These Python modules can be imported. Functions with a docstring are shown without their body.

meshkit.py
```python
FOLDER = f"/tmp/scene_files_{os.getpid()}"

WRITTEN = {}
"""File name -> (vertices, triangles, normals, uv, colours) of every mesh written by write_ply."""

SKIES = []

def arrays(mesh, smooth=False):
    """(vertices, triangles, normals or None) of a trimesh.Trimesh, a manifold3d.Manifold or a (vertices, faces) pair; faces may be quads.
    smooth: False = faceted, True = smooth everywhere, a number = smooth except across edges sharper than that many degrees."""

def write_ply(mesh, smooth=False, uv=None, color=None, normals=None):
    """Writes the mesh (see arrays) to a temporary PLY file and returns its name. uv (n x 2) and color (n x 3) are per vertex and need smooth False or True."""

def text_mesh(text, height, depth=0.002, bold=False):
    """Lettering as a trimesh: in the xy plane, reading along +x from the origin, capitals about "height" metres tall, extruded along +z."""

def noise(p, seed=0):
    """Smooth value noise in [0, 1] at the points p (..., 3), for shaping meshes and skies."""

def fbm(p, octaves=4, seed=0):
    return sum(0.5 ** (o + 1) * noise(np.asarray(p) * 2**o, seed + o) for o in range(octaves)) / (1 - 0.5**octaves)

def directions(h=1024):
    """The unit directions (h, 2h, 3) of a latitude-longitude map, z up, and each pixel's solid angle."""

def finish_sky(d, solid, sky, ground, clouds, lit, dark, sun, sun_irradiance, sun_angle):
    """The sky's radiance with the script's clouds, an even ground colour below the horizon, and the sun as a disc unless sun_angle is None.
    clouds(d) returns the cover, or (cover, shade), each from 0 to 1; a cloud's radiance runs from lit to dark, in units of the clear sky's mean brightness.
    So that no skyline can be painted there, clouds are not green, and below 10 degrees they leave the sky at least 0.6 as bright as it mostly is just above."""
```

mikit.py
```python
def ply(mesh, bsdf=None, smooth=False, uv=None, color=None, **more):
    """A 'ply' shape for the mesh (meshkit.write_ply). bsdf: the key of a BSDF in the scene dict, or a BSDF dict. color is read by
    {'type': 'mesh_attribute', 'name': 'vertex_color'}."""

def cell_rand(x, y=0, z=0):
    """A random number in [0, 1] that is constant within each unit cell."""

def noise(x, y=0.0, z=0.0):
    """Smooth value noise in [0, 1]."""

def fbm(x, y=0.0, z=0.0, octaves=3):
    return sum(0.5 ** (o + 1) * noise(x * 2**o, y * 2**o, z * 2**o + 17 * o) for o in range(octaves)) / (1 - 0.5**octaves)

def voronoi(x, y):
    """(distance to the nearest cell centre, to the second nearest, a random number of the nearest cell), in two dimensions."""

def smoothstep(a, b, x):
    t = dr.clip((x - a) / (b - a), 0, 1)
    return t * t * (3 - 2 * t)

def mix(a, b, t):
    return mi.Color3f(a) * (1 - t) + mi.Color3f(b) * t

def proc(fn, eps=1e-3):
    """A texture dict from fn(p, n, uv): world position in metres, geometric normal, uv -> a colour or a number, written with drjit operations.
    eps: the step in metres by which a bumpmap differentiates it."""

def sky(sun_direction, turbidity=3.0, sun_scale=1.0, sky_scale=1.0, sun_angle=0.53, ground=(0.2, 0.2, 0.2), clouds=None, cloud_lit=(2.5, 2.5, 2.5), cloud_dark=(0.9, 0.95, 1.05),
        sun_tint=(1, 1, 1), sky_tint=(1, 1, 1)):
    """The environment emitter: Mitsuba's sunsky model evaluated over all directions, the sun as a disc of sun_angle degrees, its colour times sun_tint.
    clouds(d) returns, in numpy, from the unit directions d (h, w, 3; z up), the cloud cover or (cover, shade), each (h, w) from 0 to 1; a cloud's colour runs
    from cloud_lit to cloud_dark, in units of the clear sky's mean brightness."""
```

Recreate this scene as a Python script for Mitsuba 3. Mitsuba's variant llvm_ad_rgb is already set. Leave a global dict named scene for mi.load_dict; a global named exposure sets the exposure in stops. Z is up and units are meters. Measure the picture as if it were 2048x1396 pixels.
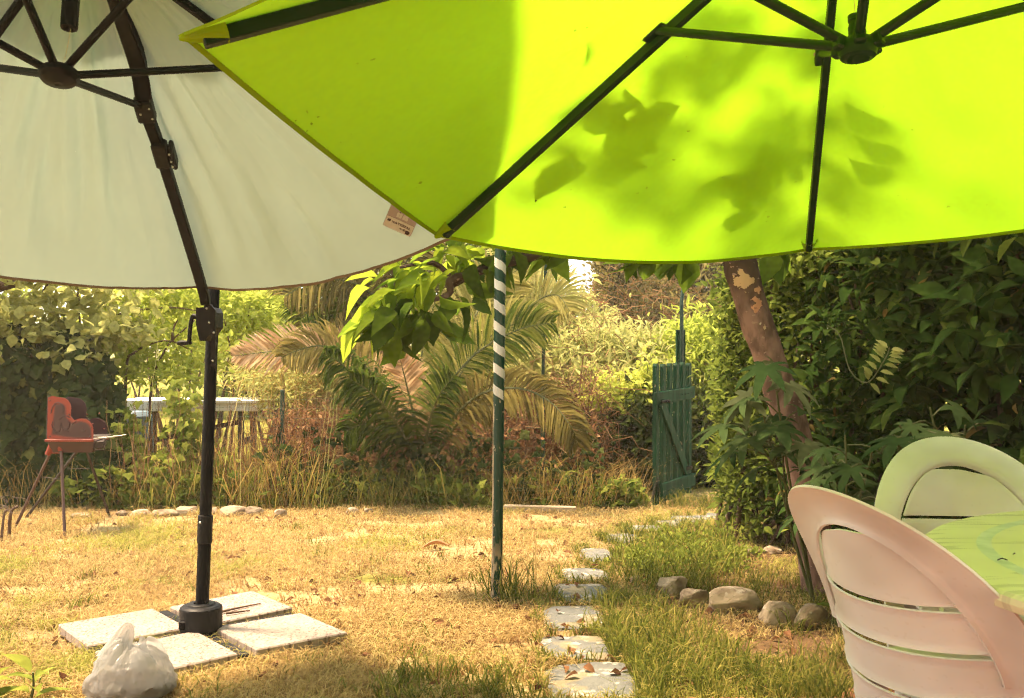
import math, random
import numpy as np, trimesh, drjit as dr, mitsuba as mi, mikit, meshkit
from shapely.geometry import Polygon

T = mi.ScalarTransform4f
scene, labels = {}, {}
PI = math.pi

# ------------------------------------------------------------------ camera, sky, exposure
EYE = np.array([0.0, 0.0, 1.2])
FOCAL = 2000.0 / 2048.0                       # focal length in picture widths
scene['camera'] = {
    'type': 'perspective', 'fov_axis': 'x', 'fov': math.degrees(2 * math.atan(0.5 / FOCAL)),
    'near_clip': 0.02, 'far_clip': 1000.0,
    'to_world': T().look_at(origin=[0, 0, 1.2], target=[0, 1, 1.2], up=[0, 0, 1]),
}
SUN = np.array([-0.38, 0.10, 0.92])
scene['sky_light'] = mikit.sky(SUN.tolist(), turbidity=4, sun_scale=1.0, sky_scale=1.0, sun_angle=9.0,
                               sun_tint=(1.06, 0.94, 0.78), sky_tint=(1.06, 0.98, 0.93), ground=(0.25, 0.22, 0.12),
                               clouds=lambda d: 0.75, cloud_lit=(2.1, 2.0, 1.7))
exposure = 3.35


def at(x, y, Y):
    """World point at forward distance Y seen at photograph position (x, y) (2048 wide)."""
    return np.array([(x - 1024.0) / 2000.0 * Y, Y, 1.2 - (y - 698.0) / 2000.0 * Y])


def onground(x, y, z=0.0):
    return at(x, y, 2000.0 * (1.2 - z) / (y - 698.0))


# ------------------------------------------------------------------ naming
def key_for(name):
    k, i = name, 1
    while k in labels or k in scene:
        k = f'{name}_{i:03d}'; i += 1
    return k


def thing(name, label, cat, group=None, kind=None):
    k = key_for(name)
    labels[k] = {'label': label}
    if cat: labels[k]['category'] = cat
    if group: labels[k]['group'] = group
    if kind: labels[k]['kind'] = kind
    return k


def put(key, mesh, bsdf, smooth=False, uv=None):
    scene[key] = mikit.ply(mesh, bsdf, smooth=smooth, uv=uv)


_next = {}
def part(parent, name, mesh, bsdf, smooth=False, uv=None, kind=None, label=None):
    base = f'{parent}__{name}'
    i = _next.get(base, 0); _next[base] = i + 1
    k = base if i == 0 else f'{base}_{i:03d}'
    put(k, mesh, bsdf, smooth, uv)
    if kind or label:
        labels[k] = {}
        if kind: labels[k]['kind'] = kind
        if label: labels[k]['label'] = label
    return k


# ------------------------------------------------------------------ mesh helpers, a mesh is (V, F)
def unit(v):
    v = np.asarray(v, float)
    return v / np.maximum(np.linalg.norm(v, axis=-1, keepdims=True), 1e-12)


def cat(ms):
    V, F, n = [], [], 0
    for v, f in ms:
        V.append(v); F.append(np.asarray(f) + n); n += len(v)
    return np.vstack(V), np.vstack(F)


def tri(m):
    return (np.array(m.vertices), np.array(m.faces))


def smoothpath(pts, n):
    """Catmull-Rom through pts, n samples."""
    p = np.asarray(pts, float)
    if len(p) == 2:
        t = np.linspace(0, 1, n)[:, None]
        return p[0] * (1 - t) + p[1] * t
    q = np.vstack([2 * p[0] - p[1], p, 2 * p[-1] - p[-2]])
    s = np.linspace(0, len(p) - 1 - 1e-9, n)
    i = np.floor(s).astype(int); t = (s - i)[:, None]
    a, b, c, d = q[i], q[i + 1], q[i + 2], q[i + 3]
    return 0.5 * (2 * b + (c - a) * t + (2 * a - 5 * b + 4 * c - d) * t ** 2 + (3 * b - a - 3 * c + d) * t ** 3)


def frames(P):
    t = np.gradient(P, axis=0); t = unit(t)
    ref = np.array([0, 0, 1.0]) if abs(t[0, 2]) < 0.9 else np.array([1.0, 0, 0])
    x = unit(np.cross(t[0], ref)); X = [x]
    for k in range(1, len(P)):
        x = x - t[k] * np.dot(x, t[k]); x = x / max(np.linalg.norm(x), 1e-9); X.append(x)
    X = np.array(X)
    return t, X, np.cross(t, X)


def tube(P, r, sides=8, caps=True, n=None):
    P = np.asarray(P, float)
    if n: P = smoothpath(P, n)
    r = np.broadcast_to(np.asarray(r, float), (len(P),)) if np.ndim(r) == 0 else np.interp(np.linspace(0, 1, len(P)), np.linspace(0, 1, len(r)), r)
    t, X, Y = frames(P)
    a = np.arange(sides) * 2 * PI / sides
    V = P[:, None] + r[:, None, None] * (np.cos(a)[None, :, None] * X[:, None] + np.sin(a)[None, :, None] * Y[:, None])
    m = len(P)
    i, j = np.meshgrid(np.arange(m - 1), np.arange(sides), indexing='ij')
    j2 = (j + 1) % sides
    A, B, C, D = i * sides + j, i * sides + j2, (i + 1) * sides + j2, (i + 1) * sides + j
    F = np.concatenate([np.stack([A, B, C], -1).reshape(-1, 3), np.stack([A, C, D], -1).reshape(-1, 3)])
    V = V.reshape(-1, 3)
    if caps:
        n0 = len(V)
        V = np.vstack([V, P[:1], P[-1:]])
        k = np.arange(sides); k2 = (k + 1) % sides
        F = np.vstack([F, np.stack([k2, k, k * 0 + n0], 1), np.stack([(m - 1) * sides + k, (m - 1) * sides + k2, k * 0 + n0 + 1], 1)])
    return V, F


def cbox(sx, sy, sz, c=0.003, center=(0, 0, 0)):
    """A box with chamfered edges."""
    h = np.array([sx, sy, sz]) / 2
    c = min(c, h.min() * 0.9)
    pts = []
    for s in np.ndindex(2, 2, 2):
        s = np.array(s) * 2 - 1
        for k in range(3):
            q = h - c; q[k] = h[k]
            pts.append(s * q)
    m = trimesh.convex.convex_hull(np.array(pts))
    return np.array(m.vertices) + center, np.array(m.faces)


def bar(p0, p1, w, h, up=(0, 0, 1), c=0.002):
    """A chamfered bar from p0 to p1; w across, h along up."""
    p0, p1 = np.asarray(p0, float), np.asarray(p1, float)
    y = p1 - p0; L = np.linalg.norm(y); y = y / L
    x = unit(np.cross(y, up)); z = np.cross(x, y)
    v, f = cbox(w, L, h, c)
    return (p0 + p1) / 2 + v[:, :1] * x + v[:, 1:2] * y + v[:, 2:] * z, f


def lathe(prof, n=32, center=(0, 0, 0), axis=(0, 0, 1)):
    prof = np.asarray(prof, float)
    z = unit(axis); x = unit(np.cross(z, [0, 1, 0] if abs(z[1]) < 0.9 else [1, 0, 0])); y = np.cross(z, x)
    a = np.arange(n) * 2 * PI / n
    ring = np.cos(a)[:, None] * x + np.sin(a)[:, None] * y
    V = np.asarray(center) + prof[:, None, :1] * ring[None] + prof[:, None, 1:2] * z
    m = len(prof)
    i, j = np.meshgrid(np.arange(m - 1), np.arange(n), indexing='ij'); j2 = (j + 1) % n
    A, B, C, D = i * n + j, i * n + j2, (i + 1) * n + j2, (i + 1) * n + j
    return V.reshape(-1, 3), np.concatenate([np.stack([A, B, C], -1).reshape(-1, 3), np.stack([A, C, D], -1).reshape(-1, 3)])


def grid(P):
    m, n = P.shape[:2]
    i, j = np.meshgrid(np.arange(m - 1), np.arange(n - 1), indexing='ij')
    A, B, C, D = i * n + j, i * n + j + 1, (i + 1) * n + j + 1, (i + 1) * n + j
    return P.reshape(-1, 3), np.concatenate([np.stack([A, B, C], -1).reshape(-1, 3), np.stack([A, C, D], -1).reshape(-1, 3)])


def grid_normals(P):
    a, b = np.gradient(P, axis=0), np.gradient(P, axis=1)
    return unit(np.cross(a, b))


def shell(P, th):
    """A closed sheet of thickness th from a grid of points."""
    N = grid_normals(P)
    A, B = P + N * th / 2, P - N * th / 2
    va, fa = grid(A); vb, fb = grid(B)
    m, n = P.shape[:2]
    idx = np.arange(m * n).reshape(m, n)
    loop = np.concatenate([idx[0, :-1], idx[:-1, -1], idx[-1, :0:-1], idx[:0:-1, 0]])
    l2 = np.roll(loop, -1); o = m * n
    side = np.concatenate([np.stack([loop, l2, l2 + o], 1), np.stack([loop, l2 + o, loop + o], 1)])
    return np.vstack([va, vb]), np.vstack([fa, fb[:, ::-1] + o, side[:, ::-1]])


def poly_prism(pts, th, frame):
    """Extrude a 2-D polygon by th along the frame's third axis; frame = (origin, x, y)."""
    m = trimesh.creation.extrude_polygon(Polygon(pts), th, engine='earcut')
    o, x, y = (np.asarray(q, float) for q in frame); z = np.cross(x, y)
    v = np.array(m.vertices)
    return o + v[:, :1] * x + v[:, 1:2] * y + v[:, 2:] * z, np.array(m.faces)


def rotz(m, a, loc=(0, 0, 0)):
    v, f = m; c, s = math.cos(a), math.sin(a)
    return v @ np.array([[c, s, 0], [-s, c, 0], [0, 0, 1]]) + np.asarray(loc), f


def rock(c, rx, ry, rz, seed, rot=0.0, rough=0.22):
    m = trimesh.creation.icosphere(subdivisions=3)
    v = np.array(m.vertices)
    v = np.sign(v) * np.abs(v) ** 0.82
    d = meshkit.fbm(v * 1.3 + seed * 3.7, 4, seed) - 0.5
    r_ = np.random.default_rng(seed)
    for q in unit(r_.normal(size=(11, 3))):
        over = v @ q - (0.62 + 0.3 * r_.random())
        v = v - np.maximum(over, 0)[:, None] * q * 0.85
    v = v * (1.12 + rough * 2 * d[:, None]) * [rx, ry, rz]
    return rotz((v, np.array(m.faces)), rot, c)


# ------------------------------------------------------------------ materials
def rgb(c): return {'type': 'rgb', 'value': list(map(float, c))}


def mat(key, color, rough=0.6, metallic=0.0, spec=0.5, **more):
    scene[key] = {'type': 'twosided', 'bsdf': {'type': 'principled', 'base_color': color if isinstance(color, dict) else rgb(color), 'roughness': rough, 'metallic': metallic, 'specular': spec, **more}}


def bumped(key, color, bump, rough=0.8, spec=0.3, **more):
    scene[key] = {'type': 'twosided', 'bsdf': {'type': 'bumpmap', 'arbitrary': bump, 'scale': 1.0,
                  'bsdf': {'type': 'principled', 'base_color': color if isinstance(color, dict) else rgb(color), 'roughness': rough, 'specular': spec, **more}}}


def leafmat(key, c0, c1, c2, trans=0.9, rough=0.45, spec=None):
    """Thin leaf; u of the uv runs through three tones from leaf to leaf, v along the leaf."""
    def fn(p, n, uv, c0=c0, c1=c1, c2=c2):
        u = uv.x
        a = mikit.mix(c0, c1, mikit.smoothstep(0.0, 0.5, u))
        a = mikit.mix(a, c2, mikit.smoothstep(0.5, 1.0, u))
        k = 0.82 + 0.36 * mikit.noise(p.x * 60, p.y * 60, p.z * 60)
        return a * k
    scene[key] = {'type': 'principledthin', 'base_color': mikit.proc(fn), 'roughness': rough, 'diff_trans': trans, 'eta': 1.45}


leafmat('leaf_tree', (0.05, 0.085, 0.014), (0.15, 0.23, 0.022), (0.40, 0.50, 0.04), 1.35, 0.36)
leafmat('leaf_hedge', (0.035, 0.07, 0.016), (0.065, 0.11, 0.022), (0.15, 0.19, 0.04), 0.75, 0.28)
leafmat('leaf_shrub', (0.07, 0.11, 0.022), (0.17, 0.22, 0.04), (0.36, 0.40, 0.08), 1.1, 0.42)
leafmat('leaf_ivy', (0.018, 0.032, 0.010), (0.04, 0.058, 0.017), (0.16, 0.17, 0.05), 0.7, 0.38)
leafmat('leaf_pale', (0.253, 0.276, 0.0805), (0.437, 0.448, 0.161), (0.621, 0.598, 0.253), 1.1, 0.42)
leafmat('leaf_yellow', (0.23, 0.31, 0.0517), (0.437, 0.506, 0.092), (0.644, 0.644, 0.172), 1.25, 0.45)
leafmat('leaf_castor', (0.035, 0.07, 0.022), (0.07, 0.11, 0.04), (0.16, 0.18, 0.09), 0.7, 0.30)
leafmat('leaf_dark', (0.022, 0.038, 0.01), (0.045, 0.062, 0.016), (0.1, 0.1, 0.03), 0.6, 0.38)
leafmat('leaf_conifer', (0.13, 0.11, 0.035), (0.22, 0.185, 0.06), (0.34, 0.28, 0.09), 0.7, 0.6)
leafmat('palm_green', (0.03, 0.055, 0.01), (0.09, 0.13, 0.02), (0.24, 0.25, 0.05), 0.9, 0.36)
leafmat('palm_pale', (0.20, 0.20, 0.05), (0.36, 0.33, 0.10), (0.52, 0.46, 0.18), 1.15, 0.42)
leafmat('palm_dry', (0.3, 0.18, 0.08), (0.5, 0.32, 0.18), (0.62, 0.46, 0.3), 0.9, 0.5)
leafmat('palm_brown', (0.10, 0.085, 0.025), (0.20, 0.165, 0.05), (0.36, 0.29, 0.095), 0.8, 0.5)
leafmat('straw', (0.2, 0.12, 0.045), (0.36, 0.24, 0.08), (0.5, 0.38, 0.14), 0.7, 0.6)
leafmat('grass_dry', (0.26, 0.15, 0.065), (0.60, 0.46, 0.21), (0.36, 0.36, 0.085), 0.9, 0.6)
leafmat('grass_green', (0.08, 0.105, 0.02), (0.19, 0.21, 0.04), (0.42, 0.35, 0.10), 1.0, 0.5)
leafmat('vine_dry', (0.09, 0.04, 0.024), (0.21, 0.105, 0.055), (0.36, 0.22, 0.115), 0.5, 0.7)


def ground_color(p, n, uv):
    a = mikit.fbm(p.x * 1.1, p.y * 1.1, 3.0, 4)
    b = mikit.fbm(p.x * 40, p.y * 40, 1.0, 3)
    c = mikit.mix((0.188, 0.129, 0.0595), (0.288, 0.223, 0.109), mikit.smoothstep(0.35, 0.65, a))
    c = mikit.mix(c, (0.134, 0.124, 0.0298), mikit.smoothstep(0.55, 0.75, mikit.fbm(p.x * 2.3, p.y * 2.3, 9.0, 3)))
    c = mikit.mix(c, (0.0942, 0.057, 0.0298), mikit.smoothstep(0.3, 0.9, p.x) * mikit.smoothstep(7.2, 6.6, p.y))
    far = mikit.smoothstep(8.2, 8.8, p.y)
    c = mikit.mix(c, (0.186, 0.174, 0.0372), far)
    return c * (0.55 + 0.9 * b)


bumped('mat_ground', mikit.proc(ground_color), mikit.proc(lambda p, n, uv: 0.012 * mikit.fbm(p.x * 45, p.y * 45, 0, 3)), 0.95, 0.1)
mat('metal_dark', (0.006, 0.0062, 0.008), 0.45, 0.0, 0.12)
mat('metal_dark_plastic', (0.011, 0.0108, 0.0125), 0.5, 0.0, 0.2)
mat('rivet', (0.5, 0.48, 0.45), 0.35, 0.9)
mat('rib_dark', (0.004, 0.021, 0.009), 0.4, 0.0, 0.2)


def paint_green(p, n, uv):
    w = mikit.fbm(p.x * 30, p.y * 30, p.z * 7, 3)
    c = mikit.mix((0.001, 0.024, 0.009), (0.003, 0.038, 0.016), mikit.smoothstep(0.3, 0.7, w))
    chip = mikit.smoothstep(0.77, 0.80, mikit.fbm(p.x * 60, p.y * 60, p.z * 25, 3))
    return mikit.mix(c, (0.16, 0.13, 0.09), chip)


bumped('paint_green', mikit.proc(paint_green), mikit.proc(lambda p, n, uv: 0.0012 * mikit.fbm(p.x * 90, p.y * 90, p.z * 9, 3)), 0.65, 0.15)
POLE0 = onground(993, 1203)


def paint_pole(p, n, uv):
    w = mikit.fbm(p.x * 40, p.y * 40, p.z * 6, 3)
    c = mikit.mix((0.003, 0.03, 0.017), (0.007, 0.042, 0.025), w)
    edge = mikit.smoothstep(-0.78, -0.93, n.x + 0.25 * (mikit.fbm(p.z * 9, 2.0, 1.0, 3) - 0.5) + 0.0) * mikit.smoothstep(0.97, 0.9, p.z)
    chip = mikit.smoothstep(0.72, 0.75, mikit.fbm(p.x * 70, p.y * 70, p.z * 30, 3))
    worn = mikit.smoothstep(0.36, 0.1, p.z) * mikit.smoothstep(0.50, 0.6, mikit.fbm(p.x * 50, p.y * 50, p.z * 12, 3))
    wood = mikit.mix((0.36, 0.25, 0.16), (0.5, 0.4, 0.28), mikit.noise(p.x * 90, p.y * 90, p.z * 12))
    return mikit.mix(c, wood, dr.clip(edge + chip + worn, 0, 1))


bumped('paint_pole', mikit.proc(paint_pole), mikit.proc(lambda p, n, uv: 0.001 * mikit.fbm(p.x * 80, p.y * 80, p.z * 14, 3)), 0.45, 0.4)
mat('white_tape', mikit.proc(lambda p, n, uv: mikit.mix((0.5, 0.48, 0.43), (0.6, 0.585, 0.54), mikit.noise(p.x * 70, p.y * 70, p.z * 30))), 0.5)


def slab_color(p, n, uv):
    a, b, r = mikit.voronoi(p.x * 95, p.y * 95)
    c = mikit.mix((0.24, 0.196, 0.168), (0.4, 0.336, 0.296), mikit.cell_rand(r * 97, 3))
    c = mikit.mix(c, (0.14, 0.10, 0.085), mikit.smoothstep(0.72, 0.74, r))
    c = mikit.mix((0.288, 0.24, 0.208), c, mikit.smoothstep(0.55, 0.3, a))
    return c * (0.78 + 0.34 * mikit.fbm(p.x * 7, p.y * 7, 2, 3))


bumped('mat_slab', mikit.proc(slab_color), mikit.proc(lambda p, n, uv: -0.0016 * mikit.voronoi(p.x * 95, p.y * 95)[0]), 0.85, 0.25)


def step_color(p, n, uv):
    w = mikit.fbm(p.x * 14, p.y * 14, p.z * 14, 4)
    c = mikit.mix((0.075, 0.08, 0.082), (0.15, 0.152, 0.145), w)
    c = mikit.mix(c, (0.288, 0.272, 0.248), mikit.smoothstep(0.63, 0.72, mikit.fbm(p.x * 23, p.y * 23, 5, 3)))
    return mikit.mix(c, (0.24, 0.19, 0.1), mikit.smoothstep(0.56, 0.7, mikit.fbm(p.x * 9, p.y * 9, 8, 3)) * 0.6)


bumped('mat_step', mikit.proc(step_color), mikit.proc(lambda p, n, uv: 0.006 * mikit.fbm(p.x * 30, p.y * 30, p.z * 30, 4)), 0.8, 0.3)


def rock_color(p, n, uv):
    w = mikit.fbm(p.x * 18, p.y * 18, p.z * 18, 4)
    c = mikit.mix((0.176, 0.128, 0.088), (0.336, 0.264, 0.184), mikit.smoothstep(0.3, 0.7, w))
    return mikit.mix(c, (0.4, 0.344, 0.264), mikit.smoothstep(0.62, 0.75, mikit.fbm(p.x * 40, p.y * 40, p.z * 40, 3)))


bumped('mat_rock', mikit.proc(rock_color), mikit.proc(lambda p, n, uv: 0.014 * mikit.fbm(p.x * 35, p.y * 35, p.z * 35, 4)), 0.85, 0.25)

TRUNK = np.array([onground(1642, 1185), at(1630, 1090, 4.93), at(1615, 1000, 4.93), at(1592, 880, 4.92), at(1560, 780, 4.92), at(1528, 685, 4.92), at(1500, 600, 4.92), at(1478, 520, 4.92), at(1462, 440, 4.92), at(1455, 380, 4.92)])
SPOTS = [(at(1486, 562, 4.84), 0.044), (at(1514, 606, 4.84), 0.03), (at(1484, 634, 4.85), 0.018), (at(1479, 590, 4.85), 0.011), (at(1530, 653, 4.84), 0.011), (at(1521, 648, 4.84), 0.007), (at(1520, 580, 4.84), 0.022)]


def bark_color(p, n, uv):
    w = mikit.fbm(p.x * 22, p.y * 22, p.z * 9, 4)
    c = mikit.mix((0.13, 0.074, 0.054), (0.32, 0.185, 0.14), mikit.smoothstep(0.3, 0.7, w))
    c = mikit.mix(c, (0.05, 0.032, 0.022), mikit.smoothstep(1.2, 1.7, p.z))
    c = mikit.mix(c, (0.32, 0.2, 0.15), mikit.smoothstep(0.70, 0.76, mikit.fbm(p.x * 60, p.y * 60, p.z * 55, 3)))
    wob = mikit.fbm(p.x * 45, p.y * 45, p.z * 45, 3) - 0.5
    for (q, r), tone in zip(SPOTS, [(0.55, 0.36, 0.19), (0.5, 0.24, 0.13), (0.5, 0.4, 0.25), (0.5, 0.25, 0.14), (0.5, 0.35, 0.2), (0.5, 0.4, 0.3), (0.5, 0.26, 0.15)]):
        d = dr.norm(p - mi.Point3f(*map(float, q))) + wob * r * 2.6
        c = mikit.mix(c, tone, mikit.smoothstep(r, r * 0.85, d))
    return c


bumped('mat_bark', mikit.proc(bark_color), mikit.proc(lambda p, n, uv: 0.006 * mikit.fbm(p.x * 45, p.y * 45, p.z * 25, 4)), 0.85, 0.2)
mat('mat_twig', mikit.proc(lambda p, n, uv: mikit.mix((0.055, 0.032, 0.022), (0.14, 0.085, 0.055), mikit.noise(p.x * 50, p.y * 50, p.z * 20))), 0.8)
mat('mat_stem', (0.09, 0.1, 0.035), 0.6)
mat('mat_palm_base', mikit.proc(lambda p, n, uv: mikit.mix((0.1, 0.045, 0.02), (0.33, 0.17, 0.07), mikit.noise(p.x * 60, p.y * 60, p.z * 25))), 0.85)


def plastic_color(p, n, uv):
    d = mikit.fbm(p.x * 5, p.y * 5, p.z * 5, 3)
    s = mikit.smoothstep(0.74, 0.78, mikit.fbm(p.x * 85, p.y * 85, p.z * 85, 2))
    return mikit.mix(mikit.mix((0.50, 0.45, 0.425), (0.64, 0.60, 0.58), mikit.smoothstep(0.2, 0.6, d)), (0.45, 0.38, 0.3), s * 0.12)


mat('mat_plastic', mikit.proc(plastic_color), 0.38, 0, 0.5)


def table_color(p, n, uv):
    x, y = p.x - TABLE[0], p.y - TABLE[1]
    r = dr.sqrt(x * x + y * y)
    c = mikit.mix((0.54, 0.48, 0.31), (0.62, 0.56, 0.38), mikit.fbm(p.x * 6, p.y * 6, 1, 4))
    st = mikit.smoothstep(0.58, 0.68, mikit.fbm(p.x * 5, p.y * 38, 4, 3))
    c = mikit.mix(c, (0.38, 0.33, 0.22), st * 0.55)
    ring = mikit.smoothstep(0.715, 0.718, r) * mikit.smoothstep(0.752, 0.749, r)
    return mikit.mix(c, mikit.mix((0.36, 0.38, 0.33), (0.55, 0.55, 0.48), mikit.fbm(p.x * 30, p.y * 30, 2, 3)), ring * 0.85)


TABLE = (1.83, 2.16)
mat('mat_table', mikit.proc(table_color), 0.45)


def bbq_color(p, n, uv):
    w = mikit.fbm(p.x * 30, p.y * 30, p.z * 30, 3)
    return mikit.mix((0.188, 0.0263, 0.0135), (0.247, 0.0413, 0.0225), w)


mat('mat_bbq_red', mikit.proc(bbq_color), 0.5)


def bbq_panel(p, n, uv):
    """Enamel burnt dark in the middle of the panel and left red along its edges (u, v of the panel)."""
    e = uv.x + 0.16 * (mikit.fbm(p.x * 12, p.y * 12, p.z * 12, 3) - 0.5)
    return mikit.mix((0.232, 0.0338, 0.0165), (0.0562, 0.0225, 0.0225), mikit.smoothstep(0.25, 0.75, e))


mat('mat_bbq_panel', mikit.proc(bbq_panel), 0.5)
mat('mat_bbq_dark', (0.055, 0.027, 0.028), 0.5)
mat('mat_bbq_leg', (0.085, 0.045, 0.04), 0.5)
mat('mat_bbq_leg_dark', (0.035, 0.022, 0.02), 0.55)
mat('mat_wire', (0.45, 0.42, 0.36), 0.4, 0.8)
mat('mat_wire_green', (0.03, 0.06, 0.04), 0.7)
mat('mat_post_green', (0.004, 0.028, 0.016), 0.5)
mat('mat_far_white', (0.78, 0.77, 0.75), 0.5)
mat('mat_far_dark', (0.06, 0.045, 0.035), 0.7)
mat('mat_barrel_blue', (0.14, 0.21, 0.29), 0.6)
mat('mat_wood_pale', mikit.proc(lambda p, n, uv: mikit.mix((0.34, 0.25, 0.16), (0.5, 0.4, 0.28), mikit.noise(p.x * 8, p.y * 60, p.z * 60))), 0.85)
mat('mat_terrace', mikit.proc(lambda p, n, uv: mikit.mix((0.24, 0.085, 0.05), (0.33, 0.13, 0.08), mikit.fbm(p.x * 20, p.y * 20, 0, 3))), 0.8)
mat('mat_dead_leaf', (0.2, 0.1, 0.045), 0.8)
mat('mat_spathe', (0.5, 0.25, 0.13), 0.7)
def fabric_wear(p, uv):
    k = 0.90 + 0.16 * mikit.fbm(p.x * 2.5, p.y * 2.5, p.z * 2.5, 3) + 0.05 * mikit.noise(p.x * 90, p.y * 90, p.z * 9)
    speck = mikit.smoothstep(0.90, 0.93, mikit.noise(p.x * 70, p.y * 70, p.z * 70)) * mikit.smoothstep(0.62, 0.72, mikit.fbm(p.x * 6, p.y * 6, p.z * 6, 2))
    return k * (1 - 0.55 * speck)


scene['fabric_green'] = {'type': 'principledthin', 'roughness': 0.6, 'diff_trans': 0.63, 'eta': 1.3,
    'base_color': mikit.proc(lambda p, n, uv: mi.Color3f(0.41, 0.80, 0.024) * fabric_wear(p, uv))}
scene['fabric_hem_green'] = {'type': 'principledthin', 'roughness': 0.6, 'diff_trans': 0.6, 'eta': 1.3, 'base_color': rgb((0.26, 0.42, 0.01))}
scene['fabric_grey'] = {'type': 'principledthin', 'roughness': 0.7, 'diff_trans': 0.34, 'eta': 1.3,
    'base_color': mikit.proc(lambda p, n, uv: mi.Color3f(0.345, 0.445, 0.38) * (0.94 + 0.12 * mikit.fbm(p.x * 3, p.y * 3, p.z * 3, 3)))}
scene['fabric_hem_grey'] = {'type': 'principledthin', 'roughness': 0.7, 'diff_trans': 0.15, 'eta': 1.3, 'base_color': rgb((0.20, 0.155, 0.12))}
scene['mat_bag'] = {'type': 'principledthin', 'roughness': 0.18, 'spec_trans': 0.5, 'diff_trans': 1.5, 'eta': 1.45, 'base_color': rgb((0.66, 0.66, 0.65))}
mat('mat_bag_inside', mikit.proc(lambda p, n, uv: mikit.mix((0.12, 0.08, 0.07), (0.3, 0.22, 0.18), mikit.fbm(p.x * 25, p.y * 25, p.z * 25, 3))), 0.8)
mat('mat_card', (0.30, 0.25, 0.27), 0.6)
mat('mat_card_pale', (0.47, 0.46, 0.46), 0.6)
mat('mat_ink', (0.03, 0.014, 0.02), 0.6)
mat('mat_string', (0.6, 0.5, 0.35), 0.7)

# ------------------------------------------------------------------ ground
def gz(x, y):
    p = np.stack([np.asarray(x, float) * 1.4, np.asarray(y, float) * 1.4, np.zeros_like(np.asarray(x, float))], -1)
    return 0.022 * (meshkit.fbm(p, 3, 5) - 0.5)


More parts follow.
